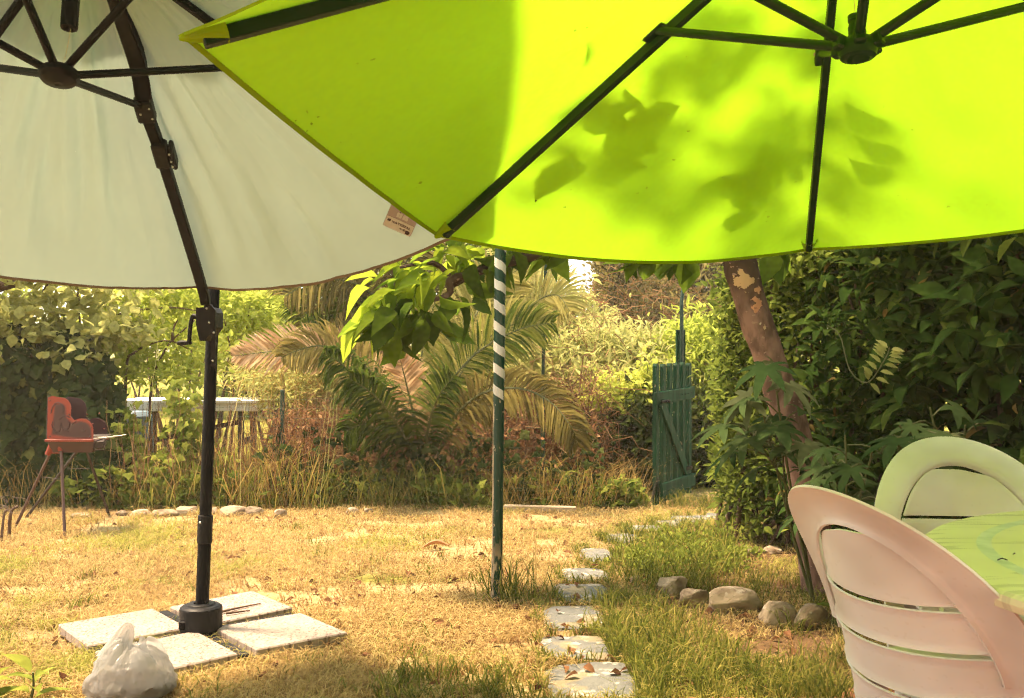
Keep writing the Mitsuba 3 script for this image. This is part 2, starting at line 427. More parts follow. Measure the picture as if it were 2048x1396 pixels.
rr = np.concatenate([[0.02], np.linspace(0.4, 12, 110), np.geomspace(12.5, 320, 30)])
aa = np.linspace(0, 2 * PI, 181)
R_, A_ = np.meshgrid(rr, aa, indexing='ij')
GX, GY = R_ * np.cos(A_), R_ * np.sin(A_)
put('ground', grid(np.stack([GX, GY, gz(GX, GY) * np.clip((14 - R_) / 2, 0, 1)], -1)), 'mat_ground', smooth=True)
labels['ground'] = {'label': 'dry sunlit garden ground of soil and thatch under the lawn', 'kind': 'structure'}
tp = [(-0.6, 3.36), (1.1, 3.38), (1.2, 3.5), (4.2, 3.9), (4.2, -3), (-0.6, -3)]
put('terrace', poly_prism(tp, 0.06, ((0, 0, -0.035), (1, 0, 0), (0, 1, 0))), 'mat_terrace')
labels['terrace'] = {'label': 'reddish terrace paving under the white table and chairs', 'kind': 'structure'}

# the house stands behind the camera at the back of the terrace
mat('mat_render', mikit.proc(lambda p, n, uv: mikit.mix((0.42, 0.3, 0.247), (0.495, 0.36, 0.3), mikit.fbm(p.x * 2, p.y * 2, p.z * 2, 4))), 0.9)
mat('mat_shutter', (0.05, 0.16, 0.10), 0.5)
mat('mat_pane', (0.03, 0.035, 0.04), 0.1)
house = thing('house', 'pink rendered garden house at the back of the terrace, behind the viewpoint', 'house')
def prism_box(x0, x1, y0, y1, z0, z1, c=0.01): return cbox(x1 - x0, y1 - y0, z1 - z0, c, ((x0 + x1) / 2, (y0 + y1) / 2, (z0 + z1) / 2))
for x0, x1, z0, z1 in ((-6, -2.6, -0.1, 3.4), (-2.6, -1.2, 2.3, 3.4), (-2.6, -1.2, -0.1, 0.9), (-1.2, 0.6, -0.1, 3.4), (0.6, 2.2, 2.3, 3.4), (2.2, 6, -0.1, 3.4)):
    part(house, 'wall', prism_box(x0, x1, -3.5, -3.1, z0, z1), 'mat_render')
part(house, 'roof', prism_box(-6.4, 6.4, -8.0, -2.7, 3.42, 3.6), 'mat_terrace')
part(house, 'window', prism_box(-2.56, -1.24, -3.36, -3.3, 0.94, 2.26), 'mat_pane')
part(house, 'door', prism_box(0.64, 2.16, -3.36, -3.3, 0.0, 2.26), 'mat_shutter')

# ------------------------------------------------------------------ leaf templates: y along, x across, z up
def T_small(w=0.28, fold=0.08):
    return np.array([[0, 0, 0], [-w, 0.45, fold], [w, 0.45, fold], [0, 0.5, 0], [0, 1, -0.08]]), np.array([[0, 3, 1], [0, 2, 3], [1, 3, 4], [3, 2, 4]])


def T_leaf(w=0.27, rows=6, fold=0.12, droop=0.25, peak=0.42, stalk=0.12, serr=0.0):
    t = np.linspace(0, 1, rows + 1)
    prof = np.where(t < peak, np.sin(t / peak * PI / 2) ** 0.8, np.cos((t - peak) / (1 - peak) * PI / 2) ** 1.15)
    if serr: prof = prof * (1 + serr * np.where(np.arange(rows + 1) % 2 == 0, 1, -1))
    prof[0] = 0.03; prof[-1] = 0.0
    V, F = [], []
    for k in range(rows + 1):
        y = stalk + (1 - stalk) * t[k]; z = -droop * t[k] ** 2
        x = w * prof[k]
        V += [[-x, y - 0.03 * prof[k], z + fold * prof[k]], [0, y, z], [x, y - 0.03 * prof[k], z + fold * prof[k]]]
    for k in range(rows):
        a, b = 3 * k, 3 * (k + 1)
        F += [[a, a + 1, b + 1], [a, b + 1, b], [a + 1, a + 2, b + 2], [a + 1, b + 2, b + 1]]
    n = len(V)
    V += [[-0.012, 0, 0.02], [0.012, 0, 0.02]]
    F += [[n, n + 1, 1]]
    return np.array(V, float), np.array(F)


def T_ivy():
    o = [(0, 0.08), (0.28, -0.1), (0.36, 0.08), (0.56, 0.32), (0.3, 0.46), (0.16, 0.72), (0, 1.0)]
    o = o + [(-x, y) for x, y in o[-2:0:-1]]
    V = [[0, 0.3, 0.07]] + [[x, y, -0.10 * (x * x + (y - 0.3) ** 2)] for x, y in o]
    n = len(o)
    return np.array(V, float), np.array([[0, 1 + k, 1 + (k + 1) % n] for k in range(n)])


def T_palmate(lobes=7, deep=0.38):
    """A big lobed leaf: centre at the stalk's end, lobes of unequal length with toothed edges."""
    V, F = [[0, 0, 0]], []
    ang = np.linspace(-125, 125, lobes)
    L = 1 - 0.45 * (np.abs(ang) / 125) ** 1.4
    ring = []
    for k in range(lobes):
        a, l = math.radians(ang[k]), L[k]
        half = math.radians(250 / (lobes - 1) / 2)
        def pt(r, off, z): return [r * math.sin(a + off), r * math.cos(a + off), z]
        if k == 0: ring.append(pt(deep * l * 0.6, -half, -0.02))
        ring += [pt(l * 0.55, -half * 0.62, -0.06 * l), pt(l * 0.78, -half * 0.34, -0.13 * l), pt(l, 0, -0.30 * l), pt(l * 0.78, half * 0.34, -0.13 * l), pt(l * 0.55, half * 0.62, -0.06 * l), pt(deep * (l + (L[k + 1] if k + 1 < lobes else l)) / 2, half, -0.01)]
        m = len(ring)
    mids = []
    V += ring
    base = 1
    for k in range(lobes):
        a, l = math.radians(ang[k]), L[k]
        V.append([l * 0.55 * math.sin(a), l * 0.55 * math.cos(a), 0.03 - 0.09 * l]); mi_ = len(V) - 1
        i = base + 6 * k                 # valley before the lobe
        seq = [i, i + 1, i + 2, i + 3, i + 4, i + 5, i + 6]
        F += [[0, mi_, seq[0]], [0, seq[6], mi_]] + [[mi_, seq[j + 1], seq[j]] for j in range(6)]
    return np.array(V, float), np.array(F)


def scatter(tmpl, pos, d, nrm, s, u=None, wmul=None):
    """Copies of a template; returns mesh and uv."""
    v, f = tmpl
    pos, d, nrm = np.asarray(pos, float), unit(d), np.asarray(nrm, float)
    x = unit(np.cross(d, nrm)); z = np.cross(x, d)
    n = len(pos)
    s = np.broadcast_to(np.asarray(s, float), (n,))
    w = np.ones(n) if wmul is None else wmul
    V = pos[:, None] + s[:, None, None] * (v[None, :, :1] * w[:, None, None] * x[:, None] + v[None, :, 1:2] * d[:, None] + v[None, :, 2:] * z[:, None])
    F = f[None] + (np.arange(n) * len(v))[:, None, None]
    u = np.random.default_rng(n).random(n) if u is None else u
    UV = np.stack([np.repeat(u, len(v)), np.tile(v[:, 1], n)], 1)
    return (V.reshape(-1, 3), F.reshape(-1, 3)), UV


def leaf_parts(parent, name, tmpls, bsdf, pos, d, nrm, s, u, smooth=True):
    for k in range(len(pos)):
        m, uv = scatter(tmpls[k % len(tmpls)], pos[k:k + 1], d[k:k + 1], nrm[k:k + 1], s[k:k + 1], u[k:k + 1])
        part(parent, name, m, bsdf, smooth, uv)


def rdir(rng, n):
    return unit(rng.normal(size=(n, 3)))


def clump_points(rng, c, r, n, nclump=40, fill=0.55, clump=0.28):
    """Points gathered in clumps spread over an ellipsoid's outer part; returns points and outward directions."""
    cd = rdir(rng, nclump)
    cr = (fill + (1 - fill) * rng.random(nclump) ** 0.6) * (0.8 + 0.35 * rng.random(nclump))
    cc = cd * cr[:, None]
    k = rng.integers(0, nclump, n)
    q = cc[k] + rng.normal(size=(n, 3)) * clump * (0.6 + 0.8 * rng.random(nclump))[k][:, None]
    return np.asarray(c) + q * np.asarray(r), unit(q)


def bush(name, label, catg, blobs, bsdf, tmpl, length, rng_seed, group=None, branch=True, upward=0.35, tone=(0, 1), kind=None, stemmat='mat_twig', droop=0.0):
    """blobs: (centre, radii, number of leaves, clumps)."""
    rng = np.random.default_rng(rng_seed)
    k = thing(name, label, catg, group, kind)
    P, D = [], []
    for c, r, n, nc in blobs:
        p, o = clump_points(rng, c, r, n, nc)
        P.append(p); D.append(o)
    P, D = np.vstack(P), np.vstack(D)
    ok = P[:, 2] > 0.03; P, D = P[ok], D[ok]
    n = len(P)
    d = unit(D * 0.6 + rdir(rng, n) * 0.9 + [0, 0, upward - droop])
    nr = unit(rdir(rng, n) * 0.8 + [0, 0, 1.0] + D * 0.4)
    tone_n = meshkit.fbm(P * 2.2, 2, rng_seed)
    u = np.clip(tone[0] + (tone[1] - tone[0]) * (0.6 * tone_n + 0.55 * rng.random(n) - 0.08), 0, 1)
    m, uv = scatter(tmpl, P, d, nr, length * (0.6 + 0.8 * rng.random(n)), u)
    fk = part(k, 'foliage', m, bsdf, False, uv, kind='stuff')
    if branch:
        for c, r, nl, nc in blobs:
            c, r = np.asarray(c), np.asarray(r)
            for q in range(3):
                e = c + rdir(rng, 1)[0] * r * 0.7
                b = np.array([c[0] + rng.normal() * 0.1, c[1] + rng.normal() * 0.1, 0.0])
                part(k, 'branch', tube([b, (b + e) / 2 + rng.normal(size=3) * 0.08, e], [0.018, 0.012, 0.005], 6, n=10), stemmat, True)
    return k


def ribbons(rng, p0, p1, sag, w, u, seg=5, curl=0.15):
    """Thin flat strands from p0 to p1, bowed by sag (n,3); returns mesh, uv."""
    n = len(p0); t = np.linspace(0, 1, seg + 1)
    P = p0[:, None] * (1 - t)[None, :, None] + p1[:, None] * t[None, :, None] + sag[:, None] * (4 * t * (1 - t))[None, :, None]
    L = np.linalg.norm(p1 - p0, axis=1)
    wob = rng.normal(size=(n, seg + 1, 3)) * curl * L[:, None, None] * 0.12
    wob[:, 0] = 0
    P = P + wob
    tg = unit(np.gradient(P, axis=1))
    side = unit(np.cross(tg, unit(rng.normal(size=(n, 1, 3)))))
    ww = w[:, None] * (1 - 0.75 * t)[None]
    A, B = P - side * ww[..., None] / 2, P + side * ww[..., None] / 2
    V = np.stack([A, B], 2).reshape(n, -1, 3)
    f = []
    for k in range(seg):
        a = 2 * k
        f += [[a, a + 1, a + 3], [a, a + 3, a + 2]]
    f = np.array(f)
    F = f[None] + (np.arange(n) * 2 * (seg + 1))[:, None, None]
    UV = np.stack([np.repeat(u, 2 * (seg + 1)), np.tile(np.repeat(t, 2), n)], 1)
    return (V.reshape(-1, 3), F.reshape(-1, 3)), UV


def blades(rng, x, y, h, w, lean, u, z=None):
    """Grass blades: 5 vertices, 3 triangles, bent outwards."""
    n = len(x)
    a = rng.random(n) * 2 * PI
    dx, dy = np.cos(a), np.sin(a)
    b = rng.random(n) * 2 * PI
    sx, sy = np.cos(b), np.sin(b)
    z0 = (gz(x, y) if z is None else z) - 0.004
    base = np.stack([x, y, z0], 1)
    lean = lean * (0.4 + 1.2 * rng.random(n))
    ld = np.stack([dx, dy, dx * 0], 1)
    mid = base + ld * (h * lean * 0.35)[:, None] + np.array([0, 0, 1]) * (h * 0.58)[:, None]
    tip = base + ld * (h * lean)[:, None] + np.array([0, 0, 1]) * (h * np.clip(1.0 - 0.35 * lean, 0.15, 1))[:, None]
    s = np.stack([sx, sy, sx * 0], 1) * (w / 2)[:, None]
    V = np.stack([base - s, base + s, mid - s * 0.8, mid + s * 0.8, tip], 1)
    f = np.array([[0, 1, 3], [0, 3, 2], [2, 3, 4]])
    F = f[None] + (np.arange(n) * 5)[:, None, None]
    UV = np.stack([np.repeat(u, 5), np.tile([0, 0, 0.5, 0.5, 1], n)], 1)
    return (V.reshape(-1, 3), F.reshape(-1, 3)), UV

# ------------------------------------------------------------------ umbrellas
def project(p):
    p = np.asarray(p) - EYE
    return np.stack([1024 + 2000 * p[..., 0] / p[..., 1], 698 - 2000 * p[..., 2] / p[..., 1]], -1)


def panel_grid(A, Ca, Cb, sag, belly, seed, wr, nr=70, ns=56, fine=1.0):
    r = np.linspace(0.03, 1, nr)[:, None, None]
    s = np.linspace(0, 1, ns)[None, :, None]
    n = unit(np.cross(Ca - A, Cb - A))
    n = n * np.sign(n[2])
    b = 4 * s * (1 - s)
    P = A + r * ((1 - s) * Ca + s * Cb - A) + b * r ** 2 * np.asarray(sag) - b * r * (1 - 0.4 * r) * belly * n
    q = np.stack(np.broadcast_arrays(s[..., 0] * 13 * fine, r[..., 0] * 2.2, r[..., 0] * 0 + seed), -1)
    q2 = np.stack(np.broadcast_arrays(s[..., 0] * 40 * fine, r[..., 0] * 5.0, r[..., 0] * 0 + seed + 7), -1)
    w = (meshkit.fbm(q, 3, seed) - 0.5)[..., None] * 2 + 0.55 * (meshkit.fbm(q2, 2, seed + 3) - 0.5)[..., None] * r ** 2
    return P + w * wr * np.minimum(1, b * 2.2) * np.minimum(1, r * 1.6) * (1 - 0.75 * np.clip((r - 0.82) / 0.16, 0, 1)) * n


def surf_at(grids, x, y):
    """The point of a cloth surface seen at photograph position (x, y), its normal."""
    best = None
    for P in grids:
        d = np.hypot(*(project(P) - [x, y]).transpose(2, 0, 1))
        i, j = np.unravel_index(d.argmin(), d.shape)
        if best is None or d[i, j] < best[0]:
            best = (d[i, j], P[i, j], grid_normals(P)[i, j])
    return best[1], best[2] * np.sign(best[2][2])


def canopy(k, A, C, order, sag, belly, wr, fabric, hem, hem_w, rib_mat, skip_rib=(), rib=(0.018, 0.024), seed0=0, fine=1.0):
    grids = []
    ax = unit(A - np.mean(C, 0))
    for q in range(6):
        P = panel_grid(A, C[q], C[(q + 1) % 6], sag[q], belly, seed0 + q, wr, fine=fine)
        grids.append(P)
        part(k, 'canopy_panel', grid(P), fabric, True)
    for q in range(6):
        P = grids[q]
        edge = P[-1]; inn = P[-1] + (P[-3] - P[-1]) * (hem_w / np.linalg.norm(P[-3] - P[-1], axis=1, keepdims=True))
        n = grid_normals(P)[-1]; n = n * np.sign(n[:, 2:])
        g = np.stack([inn - n * 0.002, edge - n * 0.004, edge + n * 0.0015, inn + n * 0.0025], 0)
        part(k, 'hem', grid(np.concatenate([g, g[:1]], 0)), hem, 40)
    for q in range(6):
        if q in skip_rib: continue
        d = unit(C[q] - A)
        up = unit(ax - d * np.dot(ax, d))
        off = -up * (rib[1] / 2 + 0.006)
        part(k, 'rib', bar(A + d * 0.05 + off, C[q] - d * 0.035 + off, rib[0], rib[1], up), rib_mat)
    return grids, ax


# --- the green umbrella
GC = np.array([[2.18, 2.72, 1.66], at(1615, 500, 3.69), at(872, 471, 3.25), at(360, 70, 1.836), [0.49, 0.864, 1.893], [1.87, 1.31, 1.837]])
GA = np.array([0.786, 2.368, 2.353])
GH = at(1715, 97, 2.295)
green = thing('green_umbrella', 'lime green sun umbrella glowing in the sun over the table, seen from underneath', 'umbrella')
ggrids, gax = canopy(green, GA, GC, None, [(0, 0, -.03), (0, 0.01, -0.06), (0, 0, -0.008), (0, 0, -.02), (0, 0, -.03), (0, 0, -.03)], 0.014, 0.013, 'fabric_green', 'fabric_hem_green', 0.012, 'rib_dark', rib=(0.022, 0.029), seed0=3, fine=0.5)
for q in range(6):                                             # struts from the hub to the ribs
    j = {1: at(1641, 107, 2.86), 2: at(1306, 60, 2.69)}.get(q, GA + (GC[q] - GA) * 0.385 - gax * 0.02)
    d = unit(j - GH)
    part(green, 'strut', tube([GH + d * 0.03, j], 0.0118, 12), 'rib_dark', 40)
    rd = unit(GC[q] - GA)
    part(green, 'strut_bracket', bar(j - rd * 0.035, j + rd * 0.035, 0.03, 0.034, gax, 0.004), 'rib_dark')
    s = unit(np.cross(rd, gax))
    part(green, 'bracket_pin', tube([j - s * 0.019, j + s * 0.019], 0.0045, 8), 'rivet', 40)
hubk = part(green, 'hub', lathe([(0, -0.027), (0.025, -0.027), (0.03, -0.023), (0.039, -0.021), (0.044, -0.009), (0.046, 0.005), (0.041, 0.016), (0.027, 0.025), (0.018, 0.027)], 40, GH, gax), 'rib_dark', 35)
for q in range(6):
    j = GA + (GC[q] - GA) * 0.385
    d = unit(j - GH); d = unit(d - gax * np.dot(d, gax) * 0.6)
    part(hubk, 'socket', bar(GH + d * 0.025, GH + d * 0.06, 0.027, 0.03, gax, 0.004), 'rib_dark')
part(green, 'collar', lathe([(0.0, 0.075), (0.017, 0.075), (0.0175, 0.062), (0.0155, 0.06), (0.0155, 0.05), (0.018, 0.048), (0.018, 0.02), (0.0, 0.02)], 28, GH + gax * 0.005, gax), 'rib_dark', 35)
part(green, 'center_tube', tube([GA + gax * 0.03, GA - gax * 0.16], 0.016, 14), 'rib_dark', 40)
part(green, 'pull_cord', tube([GH + gax * 0.08, GA - gax * 0.16], 0.0012, 5), 'mat_string')
for q in range(6):                                             # cloth pockets over the rib ends
    d = unit(GA - GC[q]); s = unit(np.cross(d, gax)); up = np.cross(s, d); up = up * np.sign(up[2])
    t = np.linspace(0, 1, 9)[:, None]; a = np.linspace(-1, 1, 13)[None, :]
    wid = 0.006 + 0.026 * t ** 0.7; dep = (0.008 + 0.026 * t ** 0.8)
    P = GC[q] + (t * 0.085 - 0.004)[..., None] * d + (wid * a)[..., None] * s - (dep * np.sqrt(np.clip(1 - a ** 2, 0, 1)) + 0.002)[..., None] * up
    part(green, 'corner_pocket', grid(P), 'fabric_hem_green', True)
# mast and arm stand behind the table, outside the picture
mb = np.array([2.4, 0.8, 0.0])
part(green, 'mast', tube([mb + [0, 0, 0.02], mb + [0, 0, 1.74]], 0.027, 16), 'metal_dark', 40)
part(green, 'arm', bar(mb + [0, 0, 1.55], GC[5] + unit(GA - GC[5]) * 0.5 - gax * 0.05, 0.035, 0.05), 'metal_dark')
part(green, 'foot', lathe([(0, 0), (0.24, 0), (0.24, 0.04), (0.2, 0.055), (0.04, 0.06), (0.04, 0.14), (0, 0.14)], 32, mb + [0, 0, 0.02]), 'metal_dark', 35)

# --- the grey umbrella
WC = np.array([[-0.08, 3.28, 1.62], at(402, 574, 4.03), [-2.09, 3.12, 1.53], [-2.37, 1.81, 1.96], [-1.1, 1.18, 2.16], [-0.06, 1.94, 2.16]])
WA = np.array([-1.18, 2.71, 2.37]); WH = at(118, 152, 2.57); WT = at(138, 58, 2.63)
grey = thing('grey_umbrella', 'pale grey cantilever umbrella with dark tilting pole and crank, standing on four slabs', 'umbrella')
wgrids, wax = canopy(grey, WA, WC, None, [(0, 0.02, -0.075), (0, 0.02, -0.045), (0, 0, -.04), (0, 0, -.04), (0, 0, -.04), (-0.05, 0, 0.34)], 0.02, 0.028, 'fabric_grey', 'fabric_hem_grey', 0.009, 'metal_dark', skip_rib=(1,), seed0=31)
boom = smoothpath([at(213, -75, 2.80), at(235, 0, 2.92), at(274, 118, 3.05), at(291, 216, 3.19), at(320, 300, 3.33), at(370, 460, 3.66), at(404, 574, 3.94), at(412, 606, 4.0)], 24)
def flatbar(P, w, h, up):
    out = []
    t = unit(np.gradient(P, axis=0))
    x = unit(np.cross(t, up)); z = np.cross(x, t)
    w = np.broadcast_to(w, (len(P),)); h = np.broadcast_to(h, (len(P),))
    c = 0.22
    ring = [(-1, -1 + c), (-1 + c, -1), (1 - c, -1), (1, -1 + c), (1, 1 - c), (1 - c, 1), (-1 + c, 1), (-1, 1 - c)]
    V = np.stack([P + x * (a * w / 2)[:, None] + z * (b * h / 2)[:, None] for a, b in ring], 1)
    V = np.concatenate([V, V[:, :1]], 1)
    return grid(V)
part(grey, 'boom', flatbar(boom[:10], 0.050, 0.04, [0, -0.5, 1]), 'metal_dark', 30)
part(grey, 'boom', flatbar(boom[9:], 0.036, 0.034, [0, -0.5, 1]), 'metal_dark', 30)
i0 = at(290, 219, 3.19); bd = unit(boom[14] - boom[8])
br = part(grey, 'bracket', bar(i0 - bd * 0.042, i0 + bd * 0.042, 0.056, 0.046, [0, -0.6, 1], 0.006), 'metal_dark_plastic')
sx = unit(np.cross(bd, [0, -0.6, 1])); sz = np.cross(sx, bd)
for a, b in ((0.02, 0.02), (0.018, -0.02), (-0.012, 0.0)):
    part(br, 'rivet', lathe([(0, 0.004), (0.003, 0.003), (0.004, 0)], 10, i0 + sx * a + bd * b - sz * 0.0235, -sz), 'rivet', True)
i1 = at(323, 308, 3.33)
sl = part(grey, 'slider', bar(i1 - bd * 0.05, i1 + bd * 0.05, 0.05, 0.044, [0, -0.6, 1], 0.006), 'metal_dark_plastic')
part(sl, 'grip', bar(i1 + sx * 0.036 - bd * 0.04, i1 + sx * 0.036 + bd * 0.055, 0.016, 0.052, [0, -0.6, 1], 0.006), 'metal_dark_plastic')
for b in (-0.02, 0.012, 0.034):
    part(sl, 'rivet', lathe([(0, 0.004), (0.003, 0.003), (0.004, 0)], 10, i1 + sx * 0.03 + bd * b - sz * 0.027, -sz), 'rivet', True)
for q in range(6):
    j = at(286, 214, 3.19) if q == 1 else (at(-60, 128, 2.88) if q == 2 else WA + (WC[q] - WA) * 0.416 - wax * 0.025)
    d = unit(j - WH)
    part(grey, 'strut', tube([WH + d * 0.035, j], 0.0105, 12), 'metal_dark', 40)
part(grey, 'hub', lathe([(0, -0.022), (0.012, -0.024), (0.02, -0.021), (0.026, -0.019), (0.042, -0.014), (0.05, -0.004), (0.05, 0.008), (0.044, 0.016), (0.0, 0.02)], 44, WH, wax), 'metal_dark', 30)
part(grey, 'center_tube', lathe([(0.0, 0.012), (0.016, 0.0), (0.021, 0.002), (0.022, 0.01), (0.022, 0.30), (0, 0.30)], 28, WT, unit(WA - WT)), 'metal_dark', 35)
part(grey, 'pull_cord', tube([WT + [0.004, 0, 0], (WT + WH) / 2 + [0.006, 0, 0], WH], 0.0009, 5, n=8), 'mat_string')
vent = lathe([(0.02, 0.12), (0.20, 0.075), (0.36, 0.02), (0.42, -0.005)], 48, WA + wax * 0.0, wax)
part(grey, 'vent_cap', vent, 'fabric_grey', True)
# mast, crank housing and foot
M0, M1 = onground(402, 1278), at(428, 560, 4.17)
mast = lambda t: M0 + (M1 - M0) * t
zt = lambda z: (z - M0[2]) / (M1[2] - M0[2])
part(grey, 'mast', tube([mast(zt(0.05)), mast(zt(0.42))], 0.027, 20), 'metal_dark', 40)
part(grey, 'mast', tube([mast(zt(0.40)), mast(zt(1.50))], 0.0248, 20), 'metal_dark', 40)
zs = 1.2 - (1028 - 698) / 2000 * 4.17
slv = part(grey, 'sleeve', lathe([(0.024, 0.0), (0.0292, -0.002), (0.0305, -0.006), (0.0305, -0.112), (0.0285, -0.117), (0.026, -0.117)], 28, mast(zt(zs)), M1 - M0), 'metal_dark_plastic', 35)
part(slv, 'screw', lathe([(0, 0.004), (0.004, 0.003), (0.0055, 0)], 12, mast(zt(zs - 0.028)) + [-0.013, -0.0275, 0], (-0.4, -0.9, 0)), 'rivet', True)
cb = at(416, 640, 4.06)
cr = part(grey, 'crank_housing', cat([poly_prism([(-0.036, 0.05), (0.03, 0.05), (0.038, 0.03), (0.038, -0.03), (0.0, -0.085), (-0.022, -0.085), (-0.036, -0.02)], 0.12, (cb + [0, 0.08, 0], (1, 0, 0), (0, 0, 1)))]), 'metal_dark_plastic')
pl = [(0.0, 0.055), (0.025, 0.062), (0.045, 0.04), (0.046, -0.05), (0.046, -0.19), (0.038, -0.195), (0.028, -0.18), (0.030, -0.07), (0.006, -0.03)]
part(grey, 'side_plate', poly_prism(pl, 0.014, (cb + [0, -0.041, 0], (1, 0, 0), (0, 0, 1))), 'metal_dark_plastic')
for a, b in ((0.012, 0.045), (0.022, -0.012), (0.040, -0.052), (0.036, -0.165)):
    part(cr, 'rivet', lathe([(0, 0.005), (0.004, 0.004), (0.005, 0)], 10, cb + [a, -0.055, b], (0, -1, 0)), 'rivet', True)
c0 = cb + [-0.036, 0.0, 0.012]
hd = part(grey, 'crank', cat([tube([c0, c0 + [-0.028, 0, 0.003]], 0.011, 12), flatbar(smoothpath([c0 + [-0.026, 0, 0.006], c0 + [-0.033, -0.004, -0.03], c0 + [-0.040, -0.006, -0.112]], 10), 0.013, 0.017, [0, 1, 0.1])]), 'metal_dark_plastic', 40)
part(hd, 'knob', lathe([(0, 0), (0.007, 0.002), (0.0105, 0.014), (0.0095, 0.035), (0.006, 0.055), (0.005, 0.06)][::1], 16, c0 + [-0.088, -0.006, -0.106], (1, 0, 0.04)), 'metal_dark_plastic', True)
drum = part(grey, 'foot_drum', lathe([(0.03, 0.150), (0.052, 0.150), (0.056, 0.147), (0.058, 0.143), (0.074, 0.141), (0.083, 0.134), (0.086, 0.125), (0.086, 0.048), (0.083, 0.04), (0.0, 0.04)], 56, M0 + [0, 0, 0.0]), 'metal_dark_plastic', 30)
part(drum, 'window', cbox(0.030, 0.02, 0.034, 0.004, M0 + [-0.054, -0.066, 0.075]), 'metal_dark')
for q in range(4):
    a = math.radians(40 + 90 * q)
    part(grey, 'foot_arm', bar(M0 + [0, 0, 0.03], M0 + [0.42 * math.cos(a), 0.42 * math.sin(a), 0.026], 0.04, 0.014), 'metal_dark_plastic')
# the printed card hanging on the cloth
e0, e1, e2 = (surf_at(wgrids, *q)[0] for q in ((764, 440), (818, 466), (783, 391)))
ex = unit(e1 - e0); ey = e2 - e0; ey = unit(ey - ex * np.dot(ex, ey)); ez = np.cross(ex, ey)
if np.dot(ez, EYE - e0) < 0: ez = -ez
o = e0 + ez * 0.012
W_, H_ = np.linalg.norm(e1 - e0) * 1.04, 0.125
def rrect(x0, y0, x1, y1, r):
    return list(Polygon([(x0 + r, y0 + r), (x1 - r, y0 + r), (x1 - r, y1 - r), (x0 + r, y1 - r)]).buffer(r, quad_segs=5).exterior.coords)[:-1]
card = part(grey, 'card', poly_prism(rrect(0, 0, W_, H_, 0.008), 0.0012, (o, ex, ey)), 'mat_card')
part(card, 'pale_half', poly_prism(rrect(0.002, 0.002, W_ - 0.002, 0.052, 0.006), 0.0012, (o + ez * 0.001, ex, ey)), 'mat_card_pale')
def write(text, h, x, y, parent=card, bold=False):
    m = meshkit.text_mesh(text, h, 0.0008, bold); v = np.array(m.vertices)
    part(parent, 'lettering', (o + ez * 0.0023 + (v[:, :1] + x) * ex + (v[:, 1:2] + y) * ey + v[:, 2:] * ez, np.array(m.faces)), 'mat_ink')
write('NATERIAL', 0.0098, 0.024, 0.031, bold=True)
write('AVEA', 0.0078, 0.055, 0.015, bold=True)
part(card, 'emblem', poly_prism(rrect(0.008, 0.031, 0.019, 0.042, 0.003), 0.001, (o + ez * 0.0023, ex, ey)), 'mat_ink')
part(card, 'emblem', poly_prism(rrect(W_ - 0.022, 0.006, W_ - 0.008, 0.022, 0.002), 0.001, (o + ez * 0.0023, ex, ey)), 'mat_ink')
part(card, 'pictogram', poly_prism(rrect(0.03, 0.062, 0.048, 0.084, 0.002), 0.001, (o + ez * 0.0013, ex, ey)), 'mat_card_pale')
part(card, 'pictogram', poly_prism(rrect(0.052, 0.062, 0.07, 0.084, 0.002), 0.001, (o + ez * 0.0013, ex, ey)), 'mat_card_pale')
for q in (0.039, 0.061):
    part(card, 'dot', lathe([(0, 0.001), (0.0017, 0.0008), (0.0018, 0)], 12, o + ex * q + ey * 0.088 + ez * 0.0013, ez), 'mat_ink', True)
    part(card, 'dot', tube([o + ex * q + ey * 0.066 + ez * 0.0026, o + ex * q + ey * 0.079 + ez * 0.0026], 0.0008, 5), 'mat_card')

# ------------------------------------------------------------------ the four slabs under the grey umbrella
e1_, e2_ = np.array([math.cos(math.radians(40)), math.sin(math.radians(40)), 0]), np.array([-math.sin(math.radians(40)), math.cos(math.radians(40)), 0])
for a, b, lab, tl in ((-1, 1, 'pale exposed aggregate slab left of the umbrella foot, behind the plastic bag', 0.0), (1, 1, 'pale exposed aggregate slab behind the umbrella foot with dry sticks on it', 0.012),
                      (1, -1, 'pale exposed aggregate slab right of the umbrella foot', -0.01), (-1, -1, 'pale exposed aggregate slab in front of the umbrella foot, partly hidden by the plastic bag', 0.008)):
    k = thing('paving_slab', lab, 'slab', 'slabs weighting the umbrella foot')
    c = M0 + e1_ * a * 0.238 + e2_ * b * 0.238
    v, f = cbox(0.4, 0.4, 0.042, 0.005)
    v = v + np.array([0, 0, 1]) * (tl * (v[:, :1] * 2))
    put(k, rotz((v, f), math.radians(40), c + [0, 0, 0.026]), 'mat_slab')
for pts, lab in (([at(444, 1222, 4.36), at(480, 1217, 4.43), at(521, 1212, 4.50)], 'long dry brown stick lying on the slab behind the umbrella foot'), ([at(452, 1226, 4.33), at(500, 1220, 4.38)], 'short dry stick beside the long one on the back slab')):
    p = np.array(pts); p[:, 2] = 0.055
    k = thing('stick', lab, 'stick'); put(k, tube(p, [0.006, 0.0045, 0.003], 7, n=10), 'mat_twig', True)

